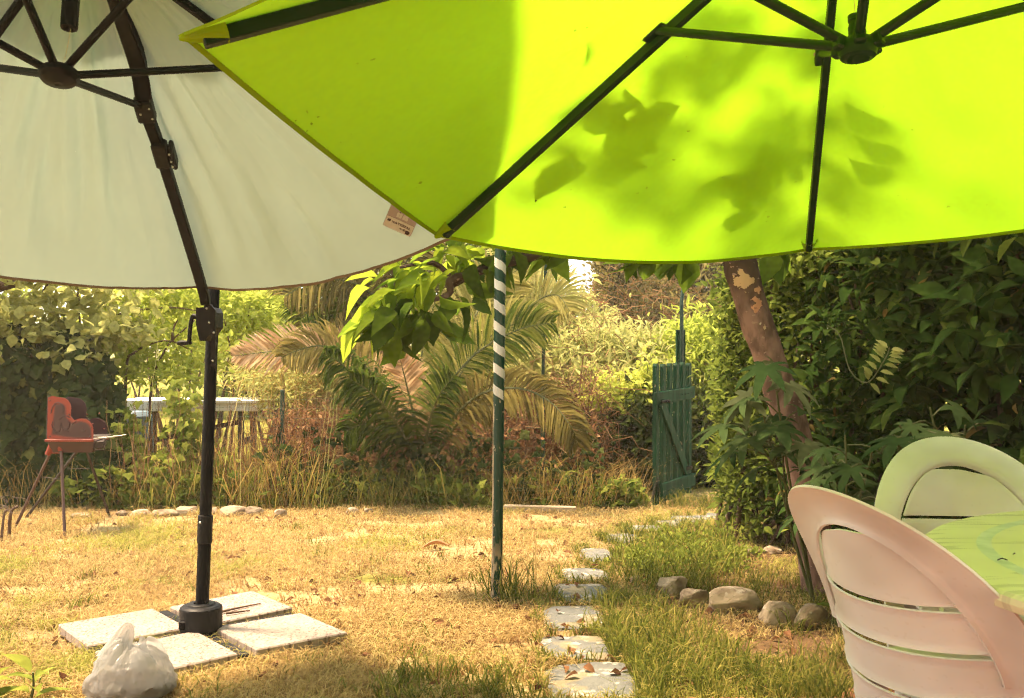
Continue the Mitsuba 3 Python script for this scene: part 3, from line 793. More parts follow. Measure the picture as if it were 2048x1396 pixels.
# ------------------------------------------------------------------ plastic bag
rng = np.random.default_rng(11)
bag = thing('plastic_bag', 'full white plastic carrier bag with a raised handle standing on the grass', 'bag')
BC = np.array([(262 - 1024) / 2000 * 3.42, 3.42, 0.0])
m = trimesh.creation.icosphere(subdivisions=6); v = np.array(m.vertices)
h = (v[:, 2] + 1) / 2
rad = np.interp(h, [0, 0.12, 0.35, 0.6, 0.8, 0.93, 1.0], [0.8, 1.04, 1.08, 0.98, 0.80, 0.66, 0.5])
xy = unit(np.c_[v[:, :2], v[:, 0] * 0 + 1e-6]) * np.minimum(1, np.linalg.norm(v[:, :2], axis=1) * 1.35)[:, None]
P = np.c_[xy[:, 0] * 0.136 * rad, xy[:, 1] * 0.10 * rad, h * 0.165]
ang = np.arctan2(v[:, 1], v[:, 0])
cr_ = meshkit.fbm(np.c_[np.cos(ang) * 1.3, np.sin(ang) * 1.3, h * 1.4], 3, 3) - 0.5
cr2 = np.abs(meshkit.fbm(P * [9, 9, 14] + [0, 0, 3 * np.sin(2)], 3, 9) - 0.5)
fold = np.abs(meshkit.fbm(np.c_[np.cos(ang) * 4, np.sin(ang) * 4, h * 1.2], 2, 12) - 0.5)
P = P + unit(np.c_[v[:, :2], v[:, 2] * 0.3]) * (0.05 * cr_ + 0.012 - 0.045 * cr2 - 0.05 * fold * h)[:, None] * np.clip(h * 5, 0, 1)[:, None]
ridge = np.abs(meshkit.fbm(P * [20, 20, 11] + 5, 3, 21) - 0.5) + 0.5 * np.abs(meshkit.fbm(P * [30, 30, 22], 2, 23) - 0.5)
P = P + unit(np.c_[v[:, :2], v[:, 2] * 0.4]) * (0.006 - 0.034 * ridge)[:, None] * np.clip(h * 4, 0.3, 1)[:, None]
lift = np.exp(-((P[:, 0] + 0.055) / 0.055) ** 2 - (P[:, 1] / 0.06) ** 2) * np.clip((h - 0.6) * 2.5, 0, 1)
P[:, 2] += 0.055 * lift + 0.02 * np.exp(-((P[:, 0] - 0.07) / 0.05) ** 2) * np.clip((h - 0.6) * 2.5, 0, 1) + 0.004
part(bag, 'sack', (P + BC, np.array(m.faces)), 'mat_bag', True)
P2 = np.c_[P[:, :2] * [0.94, 0.93], np.minimum(P[:, 2], 0.055 + 0.03 * meshkit.fbm(P * 14, 2, 4)) * 0.96] + [0.0, 0, 0.003]
part(bag, 'contents', (P2 + BC, np.array(m.faces)), 'mat_bag_inside', True)
def strap(pts, w, seed):
    Q = smoothpath(pts, 26); t = unit(np.gradient(Q, axis=0))
    s = unit(np.cross(t, [0.15, 1, 0.1]))
    a = np.linspace(-1, 1, 11)[None, :, None]
    ww = np.interp(np.linspace(0, 1, 26), np.linspace(0, 1, len(w)), w)[:, None, None]
    depth = np.cross(t, s)
    wr = (meshkit.fbm(np.stack(np.broadcast_arrays(a[..., 0] * 2.6, np.linspace(0, 2, 26)[:, None], np.zeros((1, 1)) + seed), -1), 3, seed) - 0.5)[..., None]
    return grid(Q[:, None] + s[:, None] * a * ww + depth[:, None] * wr * 0.026)
part(bag, 'handle', strap([BC + [-0.085, 0.02, 0.12], BC + [-0.055, 0.01, 0.18], BC + [-0.022, 0.0, 0.236], BC + [-0.008, -0.005, 0.252], BC + [0.0, -0.012, 0.236], BC + [-0.012, -0.03, 0.18], BC + [-0.02, -0.05, 0.13]], [0.05, 0.034, 0.02, 0.014, 0.017, 0.026, 0.05], 3), 'mat_bag', True)
part(bag, 'handle', strap([BC + [0.075, 0.045, 0.12], BC + [0.06, 0.03, 0.17], BC + [0.035, 0.01, 0.188], BC + [0.045, -0.04, 0.17], BC + [0.07, -0.06, 0.12]], [0.05, 0.04, 0.03, 0.035, 0.05], 6), 'mat_bag', True)

# ------------------------------------------------------------------ striped post
post = thing('striped_post', 'slim dark green wooden post wound with white spiral stripes above, standing in the lawn', 'post')
PT = at(1001, 470, 4.78); d = unit(PT - POLE0)
L = 2.25 / d[2]
nP = 60
prof = POLE0 + d * np.linspace(-0.02, L, nP)[:, None]
v, f = tube(prof, 0.0265, 22)
v = v + (meshkit.fbm(v * [20, 20, 4], 3, 4) - 0.5)[:, None] * 0.003
part(post, 'pole', (v, f), 'paint_pole', 40)
z0 = 1.2 - (800 - 698) / 2000 * 4.75
pitch = 0.1008
t = np.linspace(0, (2.2 - z0) / pitch, 640)
th = -PI / 2 - t * 2 * PI + 0.9
tx = unit(np.cross([0, 1, 0], d)); ty = np.cross(d, tx)
rim = lambda th, z: POLE0 + d * ((z - POLE0[2]) / d[2])[:, None] + 0.0283 * (np.cos(th)[:, None] * tx + np.sin(th)[:, None] * ty)
wt = 0.045 * np.ones_like(t)
jag = 0.006 * (meshkit.noise(np.c_[t * 9, t * 0, t * 0], 3) - 0.5)
rows = [rim(th, z0 + pitch * t + q * wt + (jag if q in (0, 1) else 0)) for q in (0, 0.33, 0.66, 1)]
part(post, 'white_spiral', grid(np.stack(rows, 0)), 'white_tape', True)

# ------------------------------------------------------------------ gate with its post and arch
gate = thing('garden_gate', 'narrow green picket gate standing half open with diagonal brace', 'gate')
GL, GR = np.array([1.078, 7.6, 0]), np.array([1.432, 8.2, 0])
gd = unit(GR - GL); gw = np.linalg.norm(GR - GL); gn = np.cross(gd, [0, 0, 1])
if gn[1] > 0: gn = -gn
rs = np.random.default_rng(5)
for i in range(6):
    a = GL + gd * (gw * i / 5 )
    top = 1.2 - (726 - 698) / 2000 * a[1] + rs.normal() * 0.006
    w = 0.054
    pts = [(-w / 2, 0.02), (w / 2, 0.02), (w / 2, top - 0.02), (w * 0.3, top), (-w * 0.3, top), (-w / 2, top - 0.02)]
    part(gate, 'slat', poly_prism(pts, 0.032, (a, gd, (0, 0, 1))), 'paint_green')
def rail(px0, px1, hh, off=0.045):
    a, b = at(*px0, 7.58), at(*px1, 8.2)
    part(gate, 'rail', bar(a + gn * off, b + gn * off, 0.026, hh, (0, 0, 1), 0.003), 'paint_green')
rail((1300, 797), (1377, 784), 0.092); rail((1311, 980), (1378, 957), 0.098)
part(gate, 'brace', bar(at(1313, 806, 7.62) + gn * 0.042, at(1366, 950, 8.12) + gn * 0.042, 0.022, 0.085, (0, 0, 1)), 'paint_green')
ra, rb = at(1300, 797, 7.58), at(1377, 784, 8.2)
for zz in (0.86, 0.24):
    part(gate, 'hinge', bar(GR + gd * 0.02 + gn * 0.06 + [0, 0, zz], GR - gd * 0.16 + gn * 0.06 + [0, 0, zz], 0.006, 0.03, (0, 0, 1)), 'metal_dark')
part(gate, 'latch', cat([bar(GL + gn * 0.062 + [0, 0, 0.80], GL + gd * 0.14 + gn * 0.062 + [0, 0, 0.80], 0.010, 0.022, (0, 0, 1)), lathe([(0, 0.03), (0.012, 0.028), (0.014, 0.018), (0.006, 0.0)], 12, GL + gd * 0.09 + gn * 0.066 + [0, 0, 0.80], gn)]), 'metal_dark')
for q in np.linspace(0.55, 0.9, 5):
    part(gate, 'bolt', lathe([(0, 0.004), (0.004, 0.003), (0.006, 0)], 8, ra + (rb - ra) * q + gn * 0.0585, gn), 'metal_dark', True)
gp = thing('gate_post', 'thin green board post rising above the gate with a bent green arch rod', 'post')
pb = at(1361, 700, 8.32); pb[2] = 0
part(gp, 'board', cbox(0.075, 0.05, 1.36, 0.004, pb + [0, 0, 0.68]), 'paint_green')
part(gp, 'arch_rod', tube([pb + [0.0, -0.04, 1.0], pb + [0.003, -0.04, 1.36], pb + [0.004, -0.03, 1.58], pb + [0.034, 0, 1.74], pb + [0.12, 0.05, 1.90], pb + [0.28, 0.3, 2.12], pb + [0.5, 0.5, 2.16], pb + [0.72, 0.75, 2.1], pb + [0.9, 0.95, 1.9], pb + [0.94, 1.0, 0.02]], 0.016, 10, n=70), 'mat_post_green', 40)
sp = thing('coil_spring', 'rusty coil spring hanging at the foot of the gate', 'spring')
q = np.linspace(0, 1, 170)
s0, s1 = at(1316, 955, 7.57), at(1303, 1004, 7.56)
put(sp, tube(s0 + (s1 - s0) * q[:, None] + 0.012 * np.c_[np.cos(q * 100), np.sin(q * 100), q * 0], 0.0022, 5), 'mat_bbq_leg_dark', True)
k = thing('thin_green_pole', 'thin green metal pole in the thicket behind the striped post', 'pole')
p0 = at(1088, 840, 8.6)
put(k, tube([np.array([p0[0] - 0.02, 8.6, 0]), at(1084, 830, 8.6), at(1091, 560, 8.6), at(1093, 440, 8.6)], 0.0145, 8, n=20), 'mat_post_green', 40)
k = thing('hedge_post', 'short dark green post at the near foot of the hedge by the path', 'post')
put(k, cbox(0.034, 0.034, 0.62, 0.004, onground(1467, 1056) + [0, 0, 0.30]), 'mat_post_green')

# ------------------------------------------------------------------ wire fence, table and barrel beyond it
fence = thing('wire_fence', 'low green wire mesh fence at the back edge of the lawn', 'fence')
FY = 7.85
xs = np.arange(-4.4, 0.2, 0.075); zs_ = np.arange(0.06, 0.86, 0.075)
wires = []
for x in xs:
    wires.append(tube([[x, FY + 0.02 * math.sin(x * 3), 0.0], [x + 0.01, FY + 0.02 * math.sin(x * 3), 0.85]], 0.0009, 3, False))
for z in zs_:
    xx = np.linspace(-4.4, 0.2, 24)
    wires.append(tube(np.c_[xx, FY + 0.02 * np.sin(xx * 3), z + 0.008 * np.sin(xx * 5 + z * 9)], 0.0009, 3, False))
part(fence, 'wire_mesh', cat(wires), 'mat_wire_green', kind='stuff')
for px in (563, 1086, 205):
    X = (px - 1024) / 2000 * FY
    part(fence, 'post', cbox(0.032, 0.032, 0.9, 0.004, (X, FY + 0.035, 0.43)), 'mat_wire_green')
ft = thing('garden_table', 'long white topped table on dark legs beyond the fence', 'table')
tl, tr = at(238, 800, 9.2), at(521, 800, 9.2)
tz = 1.2 - (803 - 698) / 2000 * 9.2
part(ft, 'tabletop', cbox(tr[0] - tl[0], 0.62, 0.03, 0.006, ((tl[0] + tr[0]) / 2, 9.42, tz)), 'mat_far_white')
part(ft, 'apron', cbox(tr[0] - tl[0] - 0.03, 0.56, 0.07, 0.005, ((tl[0] + tr[0]) / 2, 9.42, tz - 0.052)), 'mat_far_white')
for lx in (tl[0] + 0.16, tr[0] - 0.18):
    for ly in (9.2, 9.64):
        part(ft, 'leg', bar((lx, ly, 0), (lx, ly, tz - 0.08), 0.05, 0.045, (0, 1, 0)), 'mat_far_dark')
    part(ft, 'stretcher', bar((lx, 9.2, 0.34), (lx, 9.64, 0.34), 0.05, 0.05), 'mat_far_dark')
part(ft, 'brace', bar((tl[0] + 0.2, 9.42, 0.33), (tr[0] - 0.22, 9.42, 0.52), 0.045, 0.045), 'mat_far_dark')
brl = thing('water_barrel', 'pale blue plastic barrel under the white table beyond the fence', 'barrel')
bc = at(272, 850, 9.0); bc[2] = 0
put(brl, lathe([(0, 0.02), (0.12, 0.02), (0.14, 0.05), (0.15, 0.2), (0.142, 0.21), (0.15, 0.22), (0.15, 0.42), (0.142, 0.43), (0.15, 0.44), (0.14, 0.6), (0.1, 0.64), (0.0, 0.64)], 28, bc), 'mat_barrel_blue', 35)

# ------------------------------------------------------------------ barbecue
bq = thing('barbecue', 'old red and burnt brown charcoal barbecue on four thin splayed legs', 'barbecue')
def PX(x, y, Y): return at(x, y, Y)
def bprof():
    # scalloped side panel in photograph pixels relative to its lower left corner (94, 880)
    pts = [(0, 0), (2, 84), (10, 87), (26, 84)]
    for a in np.linspace(70, -5, 9): pts.append((27 + 21 * math.cos(math.radians(a)), 62 + 22 * math.sin(math.radians(a))))
    pts += [(47, 46)]
    for a in np.linspace(125, 0, 10): pts.append((68 + 24 * math.cos(math.radians(a)), 20 + 22 * math.sin(math.radians(a))))
    pts += [(92, 0)]
    return np.array(pts)
scale = 6.45 / 2000
pp = bprof() * scale
O1 = PX(94, 879, 6.45); O2 = O1 + [-0.055, 0.36, -0.022]
def panel_mesh(O, th, inner):
    poly = Polygon(pp)
    inn = poly.buffer(-0.012)
    # fill with a grid of points for the burn pattern's uv
    m = trimesh.creation.triangulate_polygon(poly, engine='earcut') if False else None
    from shapely import contains_xy
    gx, gy = np.meshgrid(np.arange(0, 0.31, 0.008), np.arange(0, 0.29, 0.008))
    pts = np.c_[gx.ravel(), gy.ravel()]; pts = pts[contains_xy(poly.buffer(-0.004), pts[:, 0], pts[:, 1])]
    ring = np.array(poly.segmentize(0.008).exterior.coords)[:-1]
    pts = np.vstack([ring, pts])
    from scipy.spatial import Delaunay
    tr_ = Delaunay(pts).simplices
    cen = pts[tr_].mean(1); tr_ = tr_[contains_xy(poly, cen[:, 0], cen[:, 1])]
    from shapely.geometry import Point
    dist = np.array([poly.exterior.distance(Point(*q)) for q in pts])
    fr = np.c_[O[0] + pts[:, 0], np.full(len(pts), O[1]), O[2] + pts[:, 1]]
    bk = fr + [0, th, 0]
    n = len(pts); e = len(ring); i = np.arange(e); j = (i + 1) % e
    F = np.vstack([tr_, tr_[:, ::-1] + n, np.c_[i, j, j + n], np.c_[i, j + n, i + n]])
    burn = np.clip(dist / 0.045 - 0.2 + 0.5 * np.clip((pts[:, 0] - 0.08) * 6, -0.6, 0.6) + 0.35 * np.clip((0.12 - pts[:, 1]) * 6, -1.2, 0.5), 0, 1) if inner else np.ones(n)
    return (np.vstack([fr, bk]), F), np.c_[np.tile(burn, 2), np.tile(pts[:, 1], 2)]
m, uv = panel_mesh(O1, 0.006, True); part(bq, 'side_panel', m, 'mat_bbq_panel', False, uv, label='red scalloped panel burnt brown in the middle')
m, uv = panel_mesh(O2, 0.006, False); part(bq, 'side_panel', m, 'mat_bbq_panel', False, uv)
ov = np.array([[0, 0, 0], [0, 0, 0.265]])
part(bq, 'back_panel', cat([bar(O1 + [-0.004, 0.01, 0.14], O2 + [-0.004, 0, 0.14], 0.27, 0.006, (1, 0, 0))]), 'mat_bbq_dark')
part(bq, 'rim', cat([bar(O1 + [-0.006, -0.012, -0.006], O1 + [0.302, -0.012, -0.006], 0.022, 0.014), bar(O2 + [-0.006, 0.012, -0.006], O2 + [0.30, 0.012, -0.006], 0.02, 0.014)]), 'mat_bbq_red')
def frus(a0, a1, z0, z1):
    q = []
    for (x0, x1, y0, y1), z in ((a0, z0), (a1, z1)):
        q.append([[x0, y0, z], [x1, y0, z], [x1, y1, z], [x0, y1, z]])
    m = trimesh.convex.convex_hull(np.array(q).reshape(-1, 3)); return tri(m)
zt_ = O1[2] - 0.012
v, f = frus((O1[0] + 0.0, O1[0] + 0.30, O1[1] + 0.0, O1[1] + 0.36), (O1[0] + 0.03, O1[0] + 0.28, O1[1] + 0.03, O1[1] + 0.34), zt_, zt_ - 0.075)
v = v + np.array([-0.055, 0, 0]) * ((v[:, 1:2] - O1[1]) / 0.36)
part(bq, 'trough', (v, f), 'mat_bbq_dark')
part(bq, 'ash_drawer', cat([bar(PX(188, 888, 6.6), PX(210, 887, 6.62), 0.2, 0.045, (0, 0, 1)), tube([PX(188, 879, 6.5), PX(188, 900, 6.5), PX(209, 900, 6.52), PX(210, 878, 6.52)], 0.004, 6)]), 'mat_bbq_leg_dark')
part(bq, 'grill_handle', cat([tube([PX(186, 877, 6.47), PX(215, 876, 6.5), PX(253, 869, 6.5)], 0.003, 6), tube([PX(186, 872, 6.6), PX(212, 874, 6.5), PX(250, 870, 6.5)], 0.003, 6)]), 'mat_wire', True)
part(bq, 'grill', cat([tube([O1 + [0.02, 0.03 + 0.03 * i, 0.004], O1 + [0.30, 0.03 + 0.03 * i, 0.004]], 0.002, 5) for i in range(11)]), 'mat_bbq_leg_dark')
for x_, y_ in ((6, 6), (86, 6), (44, 50), (6, 78), (88, 24)):
    part(bq, 'bolt', lathe([(0, 0.004), (0.004, 0.003), (0.0055, 0)], 10, O1 + [x_ * scale, -0.001, y_ * scale], (0, -1, 0)), 'mat_bbq_dark', True)
for x_, y_ in ((50, 50), (76, 52), (62, 30), (86, 20)):
    part(bq, 'bolt', lathe([(0, 0.004), (0.004, 0.003), (0.0055, 0)], 10, O2 + [x_ * scale, -0.001, y_ * scale], (0, -1, 0)), 'mat_bbq_red', True)
# embossed toasting emblem on the near panel
def emb(pts, r=0.003):
    return tube(smoothpath([O1 + [x * scale, -0.002, y * scale] for x, y in pts], 20), r, 6)
part(bq, 'embossing', cat([emb([(8, 52), (12, 66), (22, 74), (33, 66), (32, 54)]), emb([(12, 36), (10, 28), (14, 20), (20, 14), (26, 20), (27, 30)]), emb([(28, 34), (30, 26), (36, 20), (43, 24), (44, 34)]), emb([(14, 14), (20, 15), (26, 13)]), emb([(34, 18), (39, 19), (44, 17)]), emb([(50, 30), (60, 38)]), emb([(24, 40), (36, 48), (46, 44)])]), 'mat_bbq_dark', True)
for cx_, cy_ in ((72, 18),):
    star = [(math.sin(a) * r, math.cos(a) * r) for a, r in zip(np.arange(10) * PI / 5, [6, 2.6] * 5)]
    part(bq, 'star', poly_prism([(x * scale, y * scale) for x, y in star], 0.003, (O1 + [cx_ * scale, 0, cy_ * scale], (1, 0, 0), (0, 0, 1))), 'mat_bbq_dark')
A1 = PX(114, 892, 6.5)
feet = [onground(27, 1056), onground(130, 1075), onground(87, 1012) + [0.1, -0.5, 0], onground(220, 1030)]
A2 = PX(165, 904, 6.95)
for a, b, mt, lab in ((A1 + [-0.012, 0, 0.02], feet[0], 'mat_bbq_leg', None), (A1 + [0.03, -0.01, 0.02], feet[1], 'mat_bbq_leg', None), (A2 + [-0.02, 0, 0.03], feet[2], 'mat_bbq_leg_dark', None), (A2 + [0.02, 0, 0.03], feet[3], 'mat_bbq_leg_dark', None)):
    b = b.copy(); b[2] = -0.02
    part(bq, 'leg', tube([a, b], 0.0100, 10), mt, 40)
part(bq, 'saddle', cat([tube([A1 + [-0.055, -0.016, -0.055], A1 + [-0.016, -0.018, 0.03], A1 + [0.02, -0.018, 0.03], A1 + [0.034, -0.02, -0.03]], 0.017, 10, n=16), bar(A1 + [-0.03, -0.014, -0.01], A1 + [0.03, -0.014, -0.01], 0.01, 0.075)]), 'mat_bbq_red', 40)
mid = lambda a, b, z: a + (b - a) * (z - a[2]) / (b[2] - a[2])
part(bq, 'leg_tie', tube([mid(A1, feet[0], 0.36), mid(A1, feet[1], 0.36)], 0.003, 6), 'mat_bbq_leg_dark')
part(bq, 'leg_tie', tube([mid(A2, feet[2], 0.36), mid(A2, feet[3], 0.36)], 0.003, 6), 'mat_bbq_leg_dark')

# ------------------------------------------------------------------ chairs and table
ZT, ZB, WB, RB, LEAN, EX = 0.90, 0.501, 0.353, 0.319, 0.315, 1.26
def backpoint(u, z, out=0.0):
    """Local point of the barrel back at arc length u, height z; the chair faces +y."""
    a = u / RB; r = RB + out
    return np.stack([r * np.sin(a), -r * np.cos(a) + RB - 0.25 - LEAN * (z - 0.43) * (0.55 + 0.45 * np.cos(a)), z + 0 * a], -1)
def make_chair(name, label, X, Y, yaw, lean=None):
    k = thing(name, label, 'chair', 'white plastic chairs at the table')
    def add(nm, mesh, smooth=35, lab=None): part(k, nm, rotz(mesh, yaw, (X, Y, 0)), 'mat_plastic', smooth, label=lab)
    ph = np.linspace(0.02, PI - 0.02, 90)
    w = np.linspace(0, 1, 12)
    rows = []
    for q in w:                                                  # the broad rim: inner ridge, then curving out and back
        d = 0.088 * (1 - q)
        u = (WB - d) * np.cos(ph) ; z = ZB + (ZT - d - ZB) * np.sin(ph) ** EX
        off = 0.010 * np.exp(-(q / 0.10) ** 2) + 0.004 + 0.052 * q ** 2.4
        rows.append(backpoint(u, z, off))
    P = np.stack(rows, 0)
    add('back_rim', shell(P, 0.006), 50)
    zin = lambda u: ZB + (ZT - 0.088 - ZB) * np.sin(np.arccos(np.clip(u / (WB - 0.088), -1, 1))) ** EX
    cuts = [0.25, 0.35, 0.455, 0.565, 0.665, 0.83]
    sagc = lambda u: -0.018 * np.cos(np.clip(u / (WB - 0.088), -1, 1) * PI / 2)
    for i in range(5):
        lo, hi = cuts[i] + 0.006, cuts[i + 1] - 0.005
        # half width at which the arch meets the strip's lower edge
        uu = np.linspace(0, WB - 0.0885, 300)
        half = uu[np.where(zin(uu) + 0.004 > lo + sagc(uu))[0].max()] if np.any(zin(uu) > lo) else 0.05
        if lo < ZB: half = WB - 0.090
        u = np.linspace(-half, half, 60)
        zl = lo + sagc(u); zh = np.minimum(hi + sagc(u), np.maximum(zin(u) + 0.004, zl + 0.001)) if lo >= ZB - 0.02 else hi + sagc(u)
        if i == 4: zh = zin(u) + 0.004 - 0.016 * np.exp(-((u + 0.02) / 0.075) ** 4)
        zh = np.maximum(zh, zl + 0.001); t = np.linspace(0, 1, 9)
        lip = 0.006 * (np.exp(-(t / 0.09) ** 2) + np.exp(-((1 - t) / 0.09) ** 2)) * (1 if i < 4 else 0.4)
        P = np.stack([backpoint(u, zl + (zh - zl) * q, l) for q, l in zip(t, lip)], 0)
        add('slat', shell(P, 0.005), 50)
    # lower side walls, arms, seat and legs
    for s in (-1, 1):
        z = np.linspace(0.25, ZB + 0.004, 10)
        P = np.stack([backpoint(s * (np.linspace(WB - 0.092, WB + 0.002, 6)), q, 0.004 + 0.02 * np.linspace(0, 1, 6) ** 2) for q in z], 0)
        add('side_wall', shell(P, 0.006), 50)
        p0 = backpoint(np.array([s * (WB - 0.012)]), np.array([0.60]), 0.03)[0]
        path = smoothpath([p0, [s * 0.30, 0.04, 0.635], [s * 0.29, 0.17, 0.635], [s * 0.285, 0.235, 0.60], [s * 0.285, 0.25, 0.44]], 28)
        add('armrest', flatbar(path, 0.05, 0.02, [0, 0.3, 1]) if False else flatbar(path, 0.045, 0.016, [s * 0.2, 0.6, 1]), 40)
        for yy, zz in ((0.215, 0.43), (-0.10, 0.43)):
            tpth = np.array([[s * (0.235 if yy > 0 else 0.17), yy, zz], [s * (0.27 if yy > 0 else 0.24), yy * 1.16 if yy > 0 else -0.22, 0.0]])
            a = np.linspace(0, 1, 6)[:, None]
            pth = tpth[0] * (1 - a) + tpth[1] * a
            add('leg', tube(pth, [0.03, 0.026, 0.02], 10), 40)
    sxg, syg = np.meshgrid(np.linspace(-1, 1, 20), np.linspace(-1, 1, 20), indexing='ij')
    wx = np.minimum(0.235 + 0.03 * np.clip(syg, 0, 1), np.sqrt(np.maximum(0.319 ** 2 - (syg * 0.235 - 0.069) ** 2, 0.0)) - 0.012)
    P = np.stack([sxg * wx, syg * 0.235, 0.435 - 0.022 * (1 - sxg ** 2) * (1 - syg ** 2) - 0.02 * np.clip(syg - 0.8, 0, 1) * 4], -1)
    add('seat', shell(P, 0.008), 50)
    return k
make_chair('garden_chair', 'white plastic garden chair seen from behind, pinkish back with curved slots, nearest the camera', 1.077, 2.348, -1.17)
make_chair('garden_chair', 'white plastic garden chair on the far side of the table, lit lime green', 1.44, 2.951, 3.073)
tb = thing('round_table', 'round white plastic table top tinted green, with a worn grey ring printed on it', 'table')
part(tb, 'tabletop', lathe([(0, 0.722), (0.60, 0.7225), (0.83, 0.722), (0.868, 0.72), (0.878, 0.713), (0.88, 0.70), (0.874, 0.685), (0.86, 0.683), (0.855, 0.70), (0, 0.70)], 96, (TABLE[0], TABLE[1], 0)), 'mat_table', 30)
for a in (45, 135, 225, 315):
    a = math.radians(a + 12)
    p = np.array([TABLE[0] + 0.52 * math.cos(a), TABLE[1] + 0.52 * math.sin(a), 0])
    part(tb, 'leg', tube([p + [0, 0, 0.70], p + [0.06 * math.cos(a), 0.06 * math.sin(a), 0.02]], [0.035, 0.028], 14), 'mat_plastic', 40)
rt = np.random.default_rng(8)
for i, lab in enumerate(['small dark dry leaf crumb on the table top nearest its centre', 'thin dry curled twig on the table top']):
    k = thing('table_crumb', lab, 'crumb')
    q = [onground(2026, 1108, 0.725), onground(1995, 1120, 0.725)][i]
    put(k, tube([q, q + [0.012, 0.004, 0.003], q + [0.02, -0.004, 0.001]] if i else [q, q + [0.006, 0.003, 0.001]], 0.0014, 5, n=6 if i else None), 'mat_ink')

# ------------------------------------------------------------------ stepping stones, edging stones
STEPS = [(1182, 1368, 176, 76, 'nearest stepping stone, broad and half hidden by grass'), (1150, 1300, 130, 46, 'second nearest grey stepping stone'), (1147, 1238, 120, 44, 'third grey stepping stone, with a grass tuft at its front edge'),
         (1165, 1189, 104, 34, 'fourth grey stepping stone, level with the foot of the striped post'), (1168, 1152, 88, 24, 'fifth stepping stone, just behind the striped post foot'), (1192, 1112, 62, 24, 'sixth stepping stone, where the path bends right'),
         (1243, 1078, 64, 14, 'seventh stepping stone beside the tall weeds'), (1292, 1059, 62, 12, 'eighth stepping stone toward the gate'), (1336, 1049, 56, 11, 'ninth small stepping stone toward the gate'), (1388, 1040, 84, 12, 'tenth stepping stone in front of the gate'), (1442, 1034, 60, 10, 'farthest stepping stone, by the green hedge post')]
STEPPOLY = []
for i, (x, y, w, h, lab) in enumerate(STEPS):
    k = thing('stepping_stone', lab, 'stepping stone', 'stepping stones of the garden path')
    c = onground(x, y); wx = w / 2000 * c[1] / 2 * 1.10
    dy = (onground(x, y - h / 2)[1] - onground(x, y + h / 2)[1]) / 2 * 1.16
    r = np.random.default_rng(i + 40)
    a = np.sort(np.linspace(0, 2 * PI, 14, endpoint=False) + r.normal(size=14) * 0.08)
    sq = 1 / np.maximum(np.abs(np.cos(a)), np.abs(np.sin(a))) ** 0.9 * 0.96
    pts = np.c_[np.cos(a) * wx * sq * (1 + r.normal(size=14) * 0.05), np.sin(a) * dy * sq * (1 + r.normal(size=14) * 0.06)]
    poly = Polygon(pts).buffer(0.012).buffer(-0.008)
    STEPPOLY.append((c, poly))
    m = trimesh.creation.extrude_polygon(poly.segmentize(0.04), 0.05, engine='earcut')
    top = trimesh.creation.extrude_polygon(poly.buffer(-0.012), 0.006, engine='earcut')
    v = np.vstack([np.array(m.vertices), np.array(top.vertices) + [0, 0, 0.0495]])
    f = np.vstack([np.array(m.faces), np.array(top.faces) + len(m.vertices)])
    v = v + c + [0, 0, -0.046]
    v[:, 2] += 0.006 * (meshkit.fbm(v * [9, 9, 0], 2, i) - 0.5)
    put(k, (v, f), 'mat_step')

STONES = [(1347, 1176, 54, 34, 'pale round stone at the left end of the rockery row, among weeds'), (1391, 1198, 52, 30, 'small tan stone second from the left in the rockery row'), (1468, 1209, 102, 40, 'long flat tan boulder in the middle of the rockery row'),
          (1556, 1232, 66, 42, 'angular brown stone next to the last one of the rockery row'), (1622, 1238, 66, 40, 'smooth pale stone at the right end of the rockery row, beside the sapling'), (1497, 1110, 50, 22, 'low pinkish stone lying behind the rockery row'), (1546, 1102, 34, 14, 'small flat stone at the foot of the leaning trunk'),
          (1273, 1163, 22, 16, 'little tan stone left of the rockery row in the grass')]
for i, (x, y, w, h, lab) in enumerate(STONES):
    k = thing('rockery_stone', lab, 'stone', 'stones edging the planted bed')
    c = onground(x, y + h / 2); wx = w / 2000 * c[1] / 2; hz = h / 2000 * c[1]
    put(k, rock(c + [0, wx * 0.5, hz * 0.38], wx * 1.08, wx * (0.62 if w > 80 else 0.8), hz * 0.70, i + 3, 0.1 * i, 0.26), 'mat_rock', True)
ROCKS = np.array([onground(x, y + h / 2)[:2] for x, y, w, h, l in STONES])
EDGE = [(160, 1031, 40, 8), (243, 1027, 22, 10), (283, 1027, 40, 11), (326, 1027, 42, 13), (372, 1022, 40, 16), (424, 1024, 26, 13), (462, 1025, 52, 18), (506, 1024, 32, 18), (560, 1029, 26, 16), (704, 1024, 24, 14), (735, 1024, 20, 13)]
names = ['flat grey edging stone near the barbecue leg, first from the left', 'small edging stone right of the barbecue leg', 'flat pale edging stone, third from the left at the lawn edge', 'brownish edging stone, fourth from the left at the lawn edge', 'rounded tan edging stone just left of the umbrella mast', 'edging stone partly hidden behind the umbrella mast', 'largest oval edging stone just right of the umbrella mast',
         'round grey edging stone right of the largest one', 'weathered lumpy edging stone at the foot of the wire fence post', 'greyish edging stone left of the palm, in the weeds', 'tan edging stone nearest the palm']
for i, (x, y, w, h) in enumerate(EDGE):
    k = thing('edging_stone', names[i], 'stone', 'stones along the back edge of the lawn')
    c = onground(x, y + h / 2); wx = w / 2000 * c[1] / 2; hz = h / 2000 * c[1]
    put(k, rock(c + [0, wx * 0.4, hz * 0.34], wx * 1.05, wx * 0.7, hz * 0.72, i + 30, 0.07 * i, 0.17), 'mat_rock', True)
k = thing('timber_edging', 'pale weathered timber plank edging the bed behind the striped post', 'plank')
a, b = onground(1008, 1021), onground(1152, 1025)
put(k, bar(a + [0, 0, 0.018], b + [0, 0, 0.018], 0.06, 0.05, (0, 0, 1), 0.006), 'mat_wood_pale')
k = thing('palm_spathe', 'orange brown dry palm sheath lying on the sunlit lawn', 'dead leaf')
